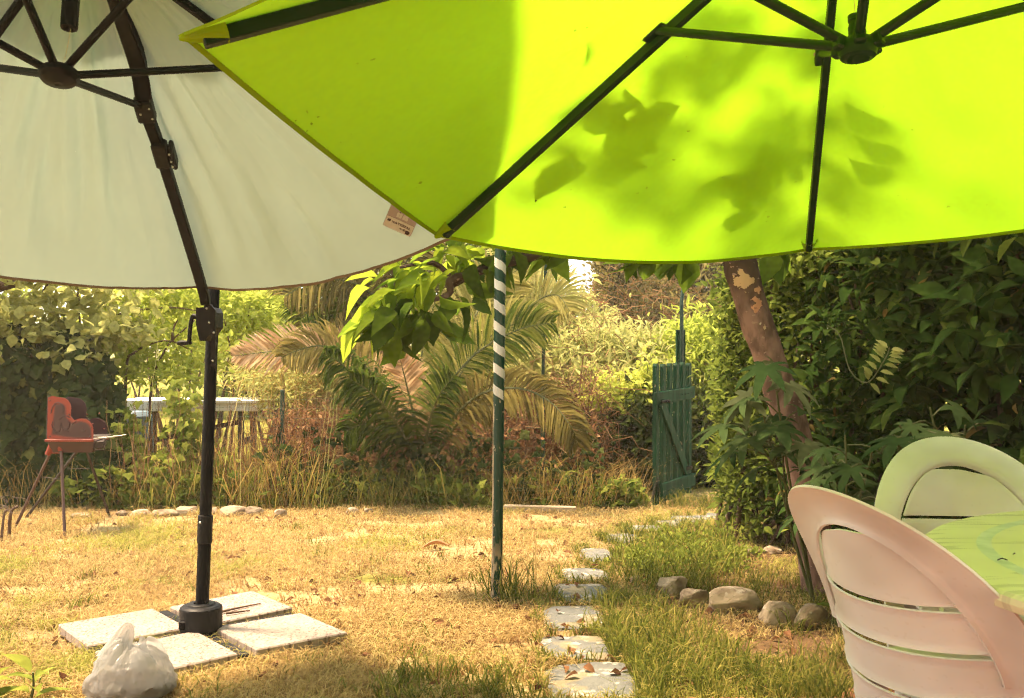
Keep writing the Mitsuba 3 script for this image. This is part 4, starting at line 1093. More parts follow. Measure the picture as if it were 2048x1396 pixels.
a = onground(842, 1103); b = onground(900, 1098)
Q = smoothpath([a, (a + b) / 2 + [0, 0, 0.02], b], 14); w = np.sin(np.linspace(0.1, PI, 14)) * 0.022
put(k, shell(np.stack([Q + [0, s * 1.0, 0] * w[:, None] + [0, 0, 0.02] + np.array([0, 0, 1]) * (0.02 * s * s * (w / 0.022))[:, None] for s in np.linspace(-1, 1, 7)], 0), 0.003), 'mat_spathe', True)

# ------------------------------------------------------------------ grass
def inside_steps(x, y, grow=-0.012):
    bad = np.zeros(len(x), bool)
    for c, poly in STEPPOLY:
        from shapely import contains_xy
        bad |= contains_xy(poly.buffer(grow), x - c[0], y - c[1])
    return bad
def on_slab(x, y):
    q = np.stack([x - M0[0], y - M0[1]], -1)
    a, b = q @ e1_[:2], q @ e2_[:2]
    return (np.abs(np.abs(a) - 0.238) < 0.193) & (np.abs(np.abs(b) - 0.238) < 0.193)
def in_frame(x, y, m=0.12):
    return np.abs(x) < y * 0.512 + 0.35

def sample_ground(rng, n, x0, x1, y0, y1):
    # more blades near the camera: density falls with distance
    y = 1 / (1 / y1 + rng.random(n) * (1 / y0 - 1 / y1)); x = x0 + rng.random(n) * (x1 - x0)
    ok = in_frame(x, y)
    return x[ok], y[ok]
rng = np.random.default_rng(21)
x, y = sample_ground(rng, 300000, -4.6, 3.6, 3.25, 8.0)
right = np.clip((x - 0.35 - 0.15 * np.sin(y * 3)) / 0.25, 0, 1) * (y < 6.7)
keep = ~inside_steps(x, y) & ~on_slab(x, y) & (rng.random(len(x)) > 0.6 * right)
x, y, right = x[keep], y[keep], right[keep]
pn = meshkit.fbm(np.c_[x * 1.3, y * 1.3, x * 0], 3, 2); pn2 = meshkit.fbm(np.c_[x * 5, y * 5, x * 0], 2, 8)
bare = np.clip((pn2 - 0.57) * 8, 0, 1)
ok = rng.random(len(x)) > bare * 0.9
x, y, pn, pn2, right = x[ok], y[ok], pn[ok], pn2[ok], right[ok]
greenish = np.clip((pn - 0.45) * 3.2 + 0.25 * rng.normal(size=len(x)) + 0.35 * np.clip((4.3 - y), 0, 1) + right * 0.6, 0, 1)
u = np.where(greenish > 0.62, 0.78 + 0.22 * rng.random(len(x)), 0.12 + 0.52 * rng.random(len(x)))
u = np.clip(u - 0.35 * np.clip((pn2 - 0.5) * 3, 0, 1), 0, 1)
h = (0.024 + 0.045 * rng.random(len(x)) ** 1.5) * (0.8 + 0.8 * pn)
m, uv = blades(rng, x, y, h, 0.0035 + 0.003 * rng.random(len(x)), 1.15, u)
k = thing('lawn_grass', 'short sun dried straw coloured grass covering the lawn', 'grass', kind='stuff'); put(k, m, 'grass_dry', False, uv)

# longer green grass tufts: the right-hand bed, between the stepping stones, and scattered tufts
rng = np.random.default_rng(22)
X, Y, H = [], [], []
def tufts(n, fx, fy, per, spread, h0, h1):
    for _ in range(n):
        cx, cy = fx(), fy()
        m_ = rng.integers(per // 2, per)
        X.append(cx + rng.normal(size=m_) * spread); Y.append(cy + rng.normal(size=m_) * spread); H.append((h0 + (h1 - h0) * rng.random(m_)) * (0.6 + 0.7 * rng.random()))
def bedx(y): return 0.33 + 0.06 * math.sin(y * 4) + max(0, (y - 5.2)) * 0.34
yy = [0]
def fy(): yy[0] = 1 / (1 / 6.6 + rng.random() * (1 / 3.3 - 1 / 6.6)); return yy[0]
def fx():
    y = None
    return 0
for _ in range(620):
    y = 1 / (1 / 6.4 + rng.random() * (1 / 3.3 - 1 / 6.4)); x = bedx(y) + (0.05 + 1.5 * rng.random() ** 1.3)
    if x > 1.15 + (y - 3.4) * 0.42 or y > 5.75 or (y > 5.3 and x < 0.36 + (y - 5.3) * 1.3): continue
    if rng.random() < 0.9 and (np.min(np.hypot(ROCKS[:, 0] - x, ROCKS[:, 1] - 0.10 - y)) < 0.17 or np.hypot(x - 1.16, (y - 4.05) * 1.2) < 0.26): continue
    if rng.random() < 0.6 * np.clip(meshkit.noise(np.array([x * 3, y * 3, 0]), 3) * 2 - 0.7, 0, 1): continue
    m_ = rng.integers(14, 40); X.append(x + rng.normal(size=m_) * 0.035); Y.append(y + rng.normal(size=m_) * 0.035); H.append((0.04 + 0.15 * rng.random(m_)) * (0.4 + 0.8 * rng.random()) * (1 if y < 4.6 else 0.7))
for c, poly in STEPPOLY:                                                       # between the stones
    for _ in range(26):
        t = rng.random(); q = np.array(poly.exterior.interpolate(t, normalized=True).coords[0])
        if rng.random() < 0.35 and q[1] > 0: continue
        m_ = rng.integers(8, 26); X.append(c[0] + q[0] * 1.05 + rng.normal(size=m_) * 0.02); Y.append(c[1] + q[1] * 1.08 + rng.normal(size=m_) * 0.02); H.append(0.03 + 0.06 * rng.random(m_))
for _ in range(70):
    m_ = rng.integers(12, 40); cx, cy = -3.2 + 3.6 * rng.random(), 3.3 + 3.6 * rng.random() ** 1.7
    X.append(cx + rng.normal(size=m_) * 0.04); Y.append(cy + rng.normal(size=m_) * 0.04); H.append(0.03 + 0.06 * rng.random(m_))
for _ in range(110):
    q = onground(1240 + 220 * rng.random(), 1075 + 110 * rng.random()); m_ = rng.integers(6, 20); X.append(q[0] + rng.normal(size=m_) * 0.05); Y.append(q[1] + rng.normal(size=m_) * 0.05); H.append(0.06 + 0.22 * rng.random(m_) ** 1.6)
for _ in range(26):
    m_ = rng.integers(8, 24); X.append(1.0 + 0.65 * rng.random() + rng.normal(size=m_) * 0.04); Y.append(7.3 + 0.5 * rng.random() + rng.normal(size=m_) * 0.04); H.append(0.05 + 0.16 * rng.random(m_))
for _ in range(8):
    m_ = 16; X.append(POLE0[0] + 0.06 + rng.normal(size=m_) * 0.08); Y.append(POLE0[1] + 0.02 + rng.normal(size=m_) * 0.06); H.append(0.08 + 0.22 * rng.random(m_))
for _ in range(60):                                                            # lower picture edge, in front of the path
    m_ = rng.integers(14, 36); X.append(-0.5 + 1.5 * rng.random() + rng.normal(size=m_) * 0.04); Y.append(3.35 + 0.3 * rng.random() + rng.normal(size=m_) * 0.04); H.append(0.03 + 0.10 * rng.random(m_))
x, y, h = map(np.concatenate, (X, Y, H))
ok = ~inside_steps(x, y, -0.004) & ~on_slab(x, y); x, y, h = x[ok], y[ok], h[ok]
u = np.clip(rng.random(len(x)) ** 1.2 * 0.9 + 0.1 * rng.random(len(x)), 0, 1)
m, uv = blades(rng, x, y, h, 0.0035 + 0.0035 * rng.random(len(x)), 0.75, u)
k = thing('tall_grass', 'longer green grass and weeds tufted along the stepping stones and the planted bed', 'grass', kind='stuff'); put(k, m, 'grass_green', False, uv)

# seeding stalks and dry grass along the fence
rng = np.random.default_rng(23)
n = 5000
x = -4.3 + 4.9 * rng.random(n); y = 7.42 + 1.0 * rng.random(n) ** 1.2
dens = meshkit.fbm(np.c_[x * 1.6, y, x * 0], 2, 4)
ok = rng.random(n) < np.clip((dens - 0.25) * 2.4, 0.15, 1); x, y = x[ok], y[ok]
h = (0.16 + 0.42 * rng.random(len(x)) ** 1.8) * (0.7 + 0.6 * meshkit.fbm(np.c_[x * 2.3, y, x * 0], 2, 6))
h = h * np.where(x < -2.7, 0.7, 1.0)
m, uv = blades(rng, x, y, h, 0.005 + 0.005 * rng.random(len(x)), 0.55, rng.random(len(x)) * 0.9 + 0.1)
k = thing('fence_grass', 'tall straw coloured and green wild grass growing through the wire fence', 'grass', kind='stuff'); put(k, m, 'grass_green', False, uv)
n = 5000
x = -4.2 + 5.2 * rng.random(n); y = 7.45 + 0.8 * rng.random(n)
h = (0.14 + 0.42 * rng.random(n) ** 2) * np.where((x > -1.5) & (x < -0.2), 0.5, np.where((x > -2.5) & (x < -1.5), 1.35, 1))
m, uv = blades(rng, x, y, h, 0.004 + 0.004 * rng.random(n), 0.7, 0.3 + 0.7 * rng.random(n))
k = thing('straw_stalks', 'dry straw stalks standing among the weeds at the back of the lawn', 'grass', kind='stuff'); put(k, m, 'straw', False, uv)
n = 16000
x = -7 + 13 * rng.random(n); y = 8.4 + 6 * rng.random(n)
m, uv = blades(rng, x, y, 0.05 + 0.1 * rng.random(n), 0.01 + 0.008 * rng.random(n), 0.8, 0.5 + 0.5 * rng.random(n))
k = thing('meadow_grass', 'yellow green meadow grass beyond the wire fence', 'grass', kind='stuff'); put(k, m, 'grass_green', False, uv)
# litter of dead leaves on the lawn
rng = np.random.default_rng(24)
n = 620; x, y = sample_ground(rng, n, -3.6, 1.2, 3.4, 7.2); n = len(x)
P = np.c_[x, y, gz(x, y) + 0.02]
m, uv = scatter(T_leaf(0.3, 3, 0.2, 0.4), P, rdir(rng, n) * [1, 1, 0.15], np.c_[rng.normal(size=(n, 2)) * 0.4, np.ones(n)], 0.03 + 0.035 * rng.random(n), rng.random(n) * 0.6)
k = thing('leaf_litter', 'small brown dead leaves scattered over the lawn', 'dead leaves', kind='stuff'); put(k, m, 'vine_dry', False, uv)

# ------------------------------------------------------------------ the leaning tree and its crown
tree = thing('leaning_tree', 'leaning brown trunk with pale orange lichen patches, its big pointed leaves drooping over the umbrella', 'tree')
P = smoothpath(TRUNK, 70)
v, f = tube(P, [0.098, 0.085, 0.08, 0.078, 0.076, 0.078, 0.082, 0.085], 26)
v = v + unit(v - np.repeat(np.vstack([P, P[:1], P[-1:]]), [26] * 70 + [1, 1], axis=0)[:len(v)]) * ((meshkit.fbm(v * [14, 14, 7], 3, 6) - 0.5) * 0.022)[:, None]
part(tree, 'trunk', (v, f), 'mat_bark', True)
F0 = TRUNK[-1]
def S5(*q): return [at(x, y, Y) for x, y, Y in q]
B1 = smoothpath([F0 + [0, 0, -0.1]] + S5((1330, 420, 5.0), (1180, 470, 5.05), (1060, 512, 5.08), (1000, 528, 5.08), (948, 546, 5.05), (905, 570, 5.0)), 50)
part(tree, 'branch', tube(B1, [0.062, 0.045, 0.036, 0.03, 0.025, 0.023, 0.016], 14), 'mat_bark', True)
B2 = smoothpath(S5((948, 546, 5.05), (902, 560, 4.97), (900, 585, 4.95), (880, 596, 4.92), (845, 605, 4.88)), 24)
part(tree, 'branch', tube(B2, [0.018, 0.023, 0.016, 0.012, 0.007], 10), 'mat_bark', True)
B3 = smoothpath(S5((905, 560, 5.0), (880, 533, 4.96), (850, 525, 4.9), (800, 535, 4.85)), 16)
part(tree, 'branch', tube(B3, [0.016, 0.013, 0.007], 8), 'mat_bark', True)
B4 = smoothpath([F0, F0 + [-0.05, -0.5, 0.25], F0 + [-0.2, -1.1, 0.5], np.array([0.6, 3.6, 2.5]), np.array([0.40, 3.3, 2.42])], 40)
part(tree, 'branch', tube(B4, [0.06, 0.045, 0.03, 0.016], 10), 'mat_bark', True)
B5 = smoothpath([F0, F0 + [0.3, -0.3, 0.5], F0 + [0.75, -0.8, 1.0]], 16)
part(tree, 'branch', tube(B5, [0.06, 0.04, 0.02], 10), 'mat_bark', True)
TL = [T_leaf(0.25, 8, 0.10, 0.35, 0.36, 0.14, 0.05), T_leaf(0.22, 8, 0.15, 0.5, 0.33, 0.16, 0.04), T_leaf(0.29, 8, 0.08, 0.28, 0.4, 0.14, 0.06), T_leaf(0.19, 8, 0.16, 0.55, 0.38, 0.12, 0.05)]
rng = np.random.default_rng(31)
def leafcloud(boxes):
    Pn, Dn = [], []
    for (x0, y0, x1, y1, Y0, Y1, n, dx, dz) in boxes:
        px, py, Yq = x0 + (x1 - x0) * rng.random(n), y0 + (y1 - y0) * rng.random(n), Y0 + (Y1 - Y0) * rng.random(n)
        Pn.append(np.stack([(px - 1024) / 2000 * Yq, Yq, 1.2 - (py - 698) / 2000 * Yq], 1))
        Dn.append(unit(np.array([dx, -0.1, dz]) + rng.normal(size=(n, 3)) * [0.45, 0.5, 0.3]))
    return np.vstack(Pn), np.vstack(Dn)
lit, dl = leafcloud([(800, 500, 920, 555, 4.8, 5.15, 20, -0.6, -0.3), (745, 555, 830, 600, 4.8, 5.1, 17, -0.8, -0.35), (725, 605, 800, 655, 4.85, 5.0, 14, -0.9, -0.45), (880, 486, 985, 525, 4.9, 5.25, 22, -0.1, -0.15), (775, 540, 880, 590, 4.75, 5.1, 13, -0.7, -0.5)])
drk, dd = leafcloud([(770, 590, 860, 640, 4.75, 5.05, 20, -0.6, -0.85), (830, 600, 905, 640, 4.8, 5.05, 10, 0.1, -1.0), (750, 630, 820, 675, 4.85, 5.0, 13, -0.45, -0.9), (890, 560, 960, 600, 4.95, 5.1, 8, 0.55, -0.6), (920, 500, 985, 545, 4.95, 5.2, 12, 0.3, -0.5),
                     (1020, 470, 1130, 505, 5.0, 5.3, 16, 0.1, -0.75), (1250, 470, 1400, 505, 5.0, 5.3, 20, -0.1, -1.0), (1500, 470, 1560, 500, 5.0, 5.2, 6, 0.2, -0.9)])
up = np.array([0, 0, 1.0])
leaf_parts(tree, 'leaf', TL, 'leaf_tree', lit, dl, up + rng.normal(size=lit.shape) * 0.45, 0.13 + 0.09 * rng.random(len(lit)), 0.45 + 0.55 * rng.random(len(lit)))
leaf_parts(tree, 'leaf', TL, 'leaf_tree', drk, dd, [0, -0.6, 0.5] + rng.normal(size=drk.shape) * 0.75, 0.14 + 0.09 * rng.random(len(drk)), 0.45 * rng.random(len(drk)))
# leaves that touch the green cloth with their tips
TOUCH = [(1312, 300, 1180, 230, 0.2), (1075, 402, 1130, 270, 0.24), (1362, 208, 1250, 225, 0.22), (1335, 232, 1190, 250, 0.22), (1250, 172, 1215, 230, 0.14), (1290, 330, 1150, 310, 0.22), (1395, 132, 1340, 95, 0.12), (1490, 85, 1450, 40, 0.12), (1462, 118, 1490, 60, 0.12),
         (1394, 378, 1500, 330, 0.2), (1530, 284, 1515, 370, 0.18), (1462, 468, 1500, 380, 0.18), (1560, 300, 1540, 380, 0.16), (972, 196, 1040, 180, 0.12), (992, 247, 1060, 225, 0.13), (978, 327, 1070, 280, 0.16), (1690, 205, 1630, 195, 0.13), (1705, 272, 1640, 225, 0.16), (1692, 314, 1635, 262, 0.16), (1170, 100, 1250, 70, 0.14), (1590, 300, 1550, 360, 0.14), (1250, 260, 1150, 200, 0.2), (1280, 215, 1190, 190, 0.2), (1440, 350, 1540, 390, 0.18)]
tp_, td_, tn_, ts_ = [], [], [], []
for tx_, ty_, bx_, by_, s in TOUCH:
    a, n = surf_at(ggrids, tx_, ty_); b, _ = surf_at(ggrids, bx_, by_)
    a = a + n * 0.012; b = (b if s >= 0.17 else a * 0.6 + b * 0.4) + n * (0.08 + 0.07 * rng.random() if s >= 0.17 else 0.2 + 0.06 * rng.random())
    d = unit(a - b); L = np.linalg.norm(a - b) * 1.02
    s = max(s * 1.14, L * 0.97)
    tp_.append(a - d * s * 0.98); td_.append(d); tn_.append(n + rng.normal(size=3) * 0.12); ts_.append(s * 1.0)
FL = [T_leaf(0.3, 8, 0.05, 0.04, 0.36, 0.12, 0.05), T_leaf(0.27, 8, 0.06, 0.05, 0.33, 0.12, 0.06)]
leaf_parts(tree, 'leaf', FL, 'leaf_tree', np.array(tp_), np.array(td_), np.array(tn_), np.array(ts_), rng.random(len(tp_)))
# twigs with leaves resting above the cloth, and the crown above
def above(c, r, n, clumps):
    p, o = clump_points(rng, c, r, n, clumps, 0.3, 0.3); return p
C_ = [above((0.45, 3.1, 2.62), (0.5, 0.35, 0.16), 60, 12), above((0.26, 3.15, 2.44), (0.33, 0.28, 0.10), 70, 9), above((0.72, 3.35, 2.32), (0.15, 0.15, 0.08), 20, 5), above((0.6, 3.9, 2.5), (0.5, 0.4, 0.25), 120, 16), above((0.75, 4.8, 2.5), (0.8, 0.5, 0.35), 330, 26), above((-0.1, 5.1, 2.15), (0.5, 0.35, 0.25), 120, 14), above((1.6, 4.5, 2.8), (0.8, 0.6, 0.45), 330, 26), above((1.7, 3.8, 2.75), (0.7, 0.45, 0.3), 230, 20)]
Pc = np.vstack(C_); n = len(Pc)
m, uv = scatter(TL[2], Pc, unit(rdir(rng, n) * 0.8 + [-0.2, -0.2, -0.5]), up + rng.normal(size=(n, 3)) * 0.5, 0.13 + 0.08 * rng.random(n), rng.random(n))
part(tree, 'crown', m, 'leaf_tree', False, uv, kind='stuff')

# ------------------------------------------------------------------ palms
def frond(parent, pts, L, pairs, bsdf, u0, u1, droop=0.35, rise=0.35, seed=0, width=0.023, start=0.22, rach='mat_stem', jitter=0.07, up=(0, -1, 0.3)):
    rng = np.random.default_rng(seed)
    P = smoothpath(np.array(pts), 60)
    k = part(parent, 'frond', tube(P, [0.013, 0.010, 0.006, 0.002], 6), rach, 40)
    t = np.linspace(start, 1.0, pairs) ; idx = np.clip(t * 59, 0, 59)
    Q = np.stack([np.interp(idx, np.arange(60), P[:, c]) for c in range(3)], 1)
    tg = unit(np.stack([np.interp(idx, np.arange(60), np.gradient(P, axis=0)[:, c]) for c in range(3)], 1))
    zz = np.array([0, 0, 1.0]) if up is None else np.asarray(up, float)
    side = unit(np.cross(tg, zz + 1e-3)); top = unit(np.cross(side, tg))
    V, F, UV, n0 = [], [], [], 0
    for s in (-1, 1):
        ln = L * (np.sin(np.clip((t - start) / (1 - start) * 0.86 + 0.14, 0, 1) * PI) ** 0.6 * 0.85 + 0.15) * (1 + jitter * rng.normal(size=pairs))
        fwd = 0.55 + 0.55 * (t - start) / (1 - start)
        d0 = unit(side * s + tg * fwd[:, None] + top * (rise * 0.6 + 0.12 * rng.normal(size=pairs))[:, None] + rng.normal(size=(pairs, 3)) * jitter * 0.7)
        d1 = unit(d0 + [0, 0, -droop] + rng.normal(size=(pairs, 3)) * jitter * 0.6)
        d2 = unit(d1 + [0, 0, -droop * 1.2])
        w = unit(np.cross(d0, top * 0.7 + rng.normal(size=(pairs, 3)) * 0.5)) * width / 2
        a = Q; b = a + d0 * (ln * 0.4)[:, None]; c = b + d1 * (ln * 0.35)[:, None]; e = c + d2 * (ln * 0.25)[:, None]
        v = np.stack([a - w * 0.4, a + w * 0.4, b - w, b + w, c - w * 0.7, c + w * 0.7, e], 1)
        f = np.array([[0, 1, 3], [0, 3, 2], [2, 3, 5], [2, 5, 4], [4, 5, 6]])
        F.append((f[None] + (np.arange(pairs) * 7)[:, None, None]).reshape(-1, 3) + n0); V.append(v.reshape(-1, 3)); n0 += pairs * 7
        uu = u0 + (u1 - u0) * rng.random(pairs)
        UV.append(np.stack([np.repeat(uu, 7), np.tile([0, 0, .4, .4, .75, .75, 1], pairs)], 1))
    part(k, 'leaflets', (np.vstack(V), np.vstack(F)), bsdf, False, np.vstack(UV), kind='stuff')
palm = thing('young_palm', 'young palm with green and dried pinkish arching fronds and a reddish stub of trunk', 'palm')
def A_(*q): return [at(*p) for p in q]
pc = at(850, 962, 8.0)
part(palm, 'trunk', (lambda vf: (vf[0] + (meshkit.fbm(vf[0] * 28, 2, 1) - 0.5)[:, None] * 0.03, vf[1]))(tube([[pc[0], 8.0, -0.03], [pc[0], 8.0, 0.10], [pc[0], 8.0, 0.22]], [0.075, 0.06, 0.04], 16, n=12)), 'mat_palm_base', 40)
PF = [  # rachis, leaflet length, pairs, material, tone range, droop, rise
 (((846, 950, 8), (800, 868, 7.8), (748, 795, 7.6), (695, 738, 7.4), (648, 705, 7.2)), 0.34, 66, 'palm_green', 0, 0.4, 0.8, 0.3),
 (((846, 950, 8), (812, 880, 7.7), (778, 825, 7.5), (735, 780, 7.3), (700, 758, 7.2)), 0.30, 50, 'palm_green', 0, 0.5, 0.7, 0.3),
 (((852, 950, 8), (866, 850, 7.9), (896, 772, 7.8), (955, 705, 7.7), (1035, 660, 7.6), (1105, 645, 7.5)), 0.36, 74, 'palm_green', 0.2, 1.0, 0.35, 0.3),
 (((850, 950, 8), (856, 860, 7.7), (876, 795, 7.5), (908, 752, 7.35)), 0.26, 48, 'palm_green', 0.0, 0.6, 0.3, 0.5),
 (((856, 950, 8), (888, 862, 7.7), (955, 792, 7.5), (1030, 776, 7.4), (1095, 800, 7.3), (1140, 850, 7.2), (1156, 890, 7.2)), 0.30, 78, 'palm_brown', 0.0, 0.7, 0.6, 0.5),
 (((848, 945, 8.1), (812, 845, 8), (762, 765, 7.9), (702, 712, 7.8), (645, 692, 7.7), (598, 700, 7.6), (566, 714, 7.5)), 0.29, 80, 'palm_brown', 0.4, 1.0, 0.5, 0.4),
 (((848, 945, 8.1), (800, 810, 8.3), (710, 728, 8.4), (625, 700, 8.5), (545, 703, 8.5), (470, 712, 8.5)), 0.30, 76, 'palm_dry', 0.3, 1.0, 0.1, 0.5),
 (((852, 945, 8.1), (872, 830, 8.2), (915, 705, 8.3), (960, 615, 8.4), (1000, 560, 8.4), (1055, 532, 8.3)), 0.43, 80, 'palm_pale', 0.1, 1.0, 0.1, 0.3),
 (((856, 945, 8.2), (920, 790, 8.4), (1000, 690, 8.6), (1062, 612, 8.6), (1112, 590, 8.5), (1140, 622, 8.4)), 0.42, 76, 'palm_pale', 0.3, 1.0, 0.3, 0.3),
 (((854, 945, 8.1), (890, 810, 8.2), (950, 705, 8.2), (1010, 655, 8.1), (1085, 640, 8.1)), 0.36, 64, 'palm_pale', 0.0, 0.8, 0.3, 0.4),
 (((846, 945, 7.95), (830, 845, 7.8), (812, 765, 7.7), (800, 718, 7.65)), 0.24, 44, 'palm_dry', 0.4, 0.9, 0.1, 0.3),
 (((847, 950, 8), (795, 890, 7.8), (735, 850, 7.6), (692, 862, 7.5)), 0.28, 48, 'palm_green', 0.0, 0.5, 0.8, 0.2),
 (((852, 950, 8), (905, 860, 7.7), (950, 812, 7.6), (985, 815, 7.5)), 0.28, 46, 'palm_brown', 0.0, 0.6, 0.7, 0.3),
 (((850, 945, 8.2), (840, 800, 8.4), (845, 700, 8.5), (870, 600, 8.5)), 0.40, 64, 'palm_pale', 0.0, 0.9, 0.15, 0.3)]
for i, (q, L, n, bs, u0, u1, dr_, ri) in enumerate(PF):
    frond(palm, A_(*q), L, n, bs, u0, u1, dr_, ri, i + 1)
for i in range(26):
    r = np.random.default_rng(200 + i)
    a = pc + [r.normal() * 0.02, r.normal() * 0.02, 0.05]
    b = a + [r.normal() * 0.09, -0.1 + r.normal() * 0.08, 0.35 + 0.25 * r.random()]
    part(palm, 'stalk', tube([a, (a + b) / 2 + [r.normal() * 0.012, 0, 0], b], [0.007, 0.005, 0.003], 5, n=8), 'mat_stem', True)
palm2 = thing('tall_palm', 'darker taller palm behind, its grey brown fronds spreading under the grey umbrella edge', 'palm')
pt = at(772, 610, 9.6)
part(palm2, 'trunk', tube([[pt[0] + 0.05, 9.6, -0.05], [pt[0], 9.6, pt[2]]], [0.16, 0.13], 14, n=10), 'mat_palm_base', 40)
for i, q in enumerate([((772, 610, 9.6), (705, 566, 9.2), (630, 562, 8.9), (570, 592, 8.7)), ((772, 610, 9.6), (725, 540, 9.3), (665, 518, 9.1), (610, 540, 8.9)), ((772, 610, 9.6), (735, 620, 9.2), (695, 672, 9.0), (672, 735, 8.9)), ((772, 610, 9.6), (760, 545, 9.5), (735, 478, 9.4), (690, 440, 9.2)),
                       ((772, 610, 9.6), (705, 605, 9.2), (655, 640, 9.0), (628, 700, 8.9)), ((772, 610, 9.6), (850, 548, 9.4), (930, 520, 9.3), (990, 545, 9.2)), ((772, 610, 9.6), (815, 520, 9.4), (870, 455, 9.3)), ((772, 610, 9.6), (760, 660, 9.2), (740, 730, 9.0), (728, 800, 8.9)), ((772, 610, 9.6), (690, 585, 9.3), (640, 600, 9.1), (600, 640, 8.9)), ((772, 610, 9.6), (840, 600, 9.3), (900, 630, 9.1), (935, 690, 9.0))]):
    frond(palm2, A_(*q), 0.44, 62, ('palm_brown', 'palm_brown', 'palm_green')[i % 3], 0.0, 0.75, 0.5, 0.35, 60 + i, start=0.12)

# ------------------------------------------------------------------ shrubs, hedges, trees round the garden
SM, LF, LANCE, IV = T_small(), T_leaf(0.26, 4, 0.10, 0.2, 0.42, 0.08), T_leaf(0.13, 3, 0.06, 0.3, 0.45, 0.02), T_ivy()
ROUND = T_leaf(0.36, 3, 0.10, 0.18, 0.48, 0.10)
def blob(x, y, Y, rx, ry, rz, n, nc=40):
    return (at(x, y, Y), (rx, ry, rz), n, nc)
# ivy bank
rng = np.random.default_rng(71)
ivy = thing('ivy_bank', 'dark green ivy covering a bank behind the barbecue', 'ivy')
def ivysurf(n, rng):
    """Points over a mound that ends in a rounded shoulder at the right."""
    x = -4.9 + 2.2 * rng.random(n); z = 0.04 + 1.45 * rng.random(n)
    topz = 1.08 + 0.28 * np.clip((-3.1 - x) / 0.8, -0.5, 1) - 0.85 * np.clip((x + 3.35) / 0.38, 0, 1) ** 2
    ok = z < topz * (0.9 + 0.25 * meshkit.noise(np.c_[x * 4, z * 3, x * 0], 4)); x, z, topz = x[ok], z[ok], topz[ok]
    y = 7.58 + 0.25 * (z / topz) ** 2 + 0.35 * (meshkit.fbm(np.c_[x * 2.2, z * 2.2, x * 0], 3, 3) - 0.5) + 0.10 * np.clip((x + 3) * 2, 0, 1)
    return np.stack([x, y, z], 1)
Pi = ivysurf(4300, rng); Pi[:, 1] += rng.random(len(Pi)) * 0.20; n = len(Pi)
nr = unit(np.c_[rng.normal(size=n) * 0.45, -1 + rng.normal(size=n) * 0.3, 0.55 + rng.normal(size=n) * 0.35])
dd_ = unit(np.c_[rng.normal(size=n) * 0.6, -0.25 + rng.normal(size=n) * 0.2, -0.9 + rng.normal(size=n) * 0.4])
ss = 0.075 + 0.065 * rng.random(n)
uu = np.clip(0.15 + 0.5 * rng.random(n) * (0.5 + Pi[:, 2] * 0.4) + 0.45 * (rng.random(n) < 0.12), 0, 1)
front = np.argsort(Pi[:, 1] - 0.4 * ss + 10 * (np.abs((Pi[:, 0] / Pi[:, 1]) + 0.0) > 0.53))[:290]
rest = np.setdiff1d(np.arange(n), front)
leaf_parts(ivy, 'leaf', [IV], 'leaf_ivy', Pi[front], dd_[front], nr[front], ss[front] * 1.1, uu[front])
m, uv = scatter(IV, Pi[rest], dd_[rest], nr[rest], ss[rest], uu[rest]); part(ivy, 'foliage', m, 'leaf_ivy', False, uv, kind='stuff')
xs_ = np.linspace(-5.6, -3.45, 30); core = []
for zq in np.linspace(-0.05, 1, 14):
    tz = 1.08 + 0.28 * np.clip((-3.1 - xs_) / 0.8, -0.5, 1) - 0.85 * np.clip((xs_ + 3.35) / 0.38, 0, 1) ** 2
    core.append(np.stack([xs_, 8.1 + 0.25 * zq ** 2 + 0 * xs_, np.maximum(tz - 0.15, 0.05) * zq], 1))
cg = np.stack(core, 0)
part(ivy, 'bank', shell(cg, 0.2), 'mat_twig', True)
# broad-leaved tree above the ivy, its dark limb just under the grey canopy
k = bush('pale_tree', 'sunlit tree with pale leaves and a dark limb at the far left, above the ivy', 'tree', [blob(40, 640, 7.9, 0.40, 0.3, 0.26, 520, 16), blob(-60, 560, 7.9, 0.5, 0.4, 0.5, 600, 18), blob(150, 690, 8.0, 0.34, 0.3, 0.18, 420, 14), blob(20, 575, 8.0, 0.40, 0.3, 0.16, 200, 12), blob(230, 570, 8.2, 0.4, 0.3, 0.14, 200, 10), blob(240, 650, 8.1, 0.25, 0.2, 0.16, 130, 10)], 'leaf_pale', ROUND, 0.10, 81, branch=False, tone=(0, 0.9))
part(k, 'limb', tube([at(-220, 700, 8.2), at(-80, 600, 8.1), at(0, 572, 8.0), at(60, 556, 8.0), at(105, 550, 8.0), at(150, 530, 8.1), at(230, 500, 8.3)], [0.07, 0.05, 0.045, 0.04, 0.035], 10, n=30), 'mat_twig', True)
part(k, 'trunk', tube([np.array([-5.1, 8.3, -0.05]), at(-220, 700, 8.2)], [0.13, 0.08], 12, n=10), 'mat_twig', True)
for q in ([(100, 552, 8.0), (96, 568, 8.0), (82, 585, 8.0)], [(147, 535, 8.1), (150, 562, 8.1), (157, 580, 8.1), (155, 594, 8.1), (168, 606, 8.1), (178, 598, 8.1)], [(155, 594, 8.1), (157, 620, 8.1), (160, 645, 8.1), (156, 670, 8.1)], [(140, 540, 8.1), (148, 570, 8.1), (158, 575, 8.1)]):
    part(k, 'twig', tube(A_(*q), [0.016, 0.008, 0.004], 6, n=14), 'mat_twig', True)
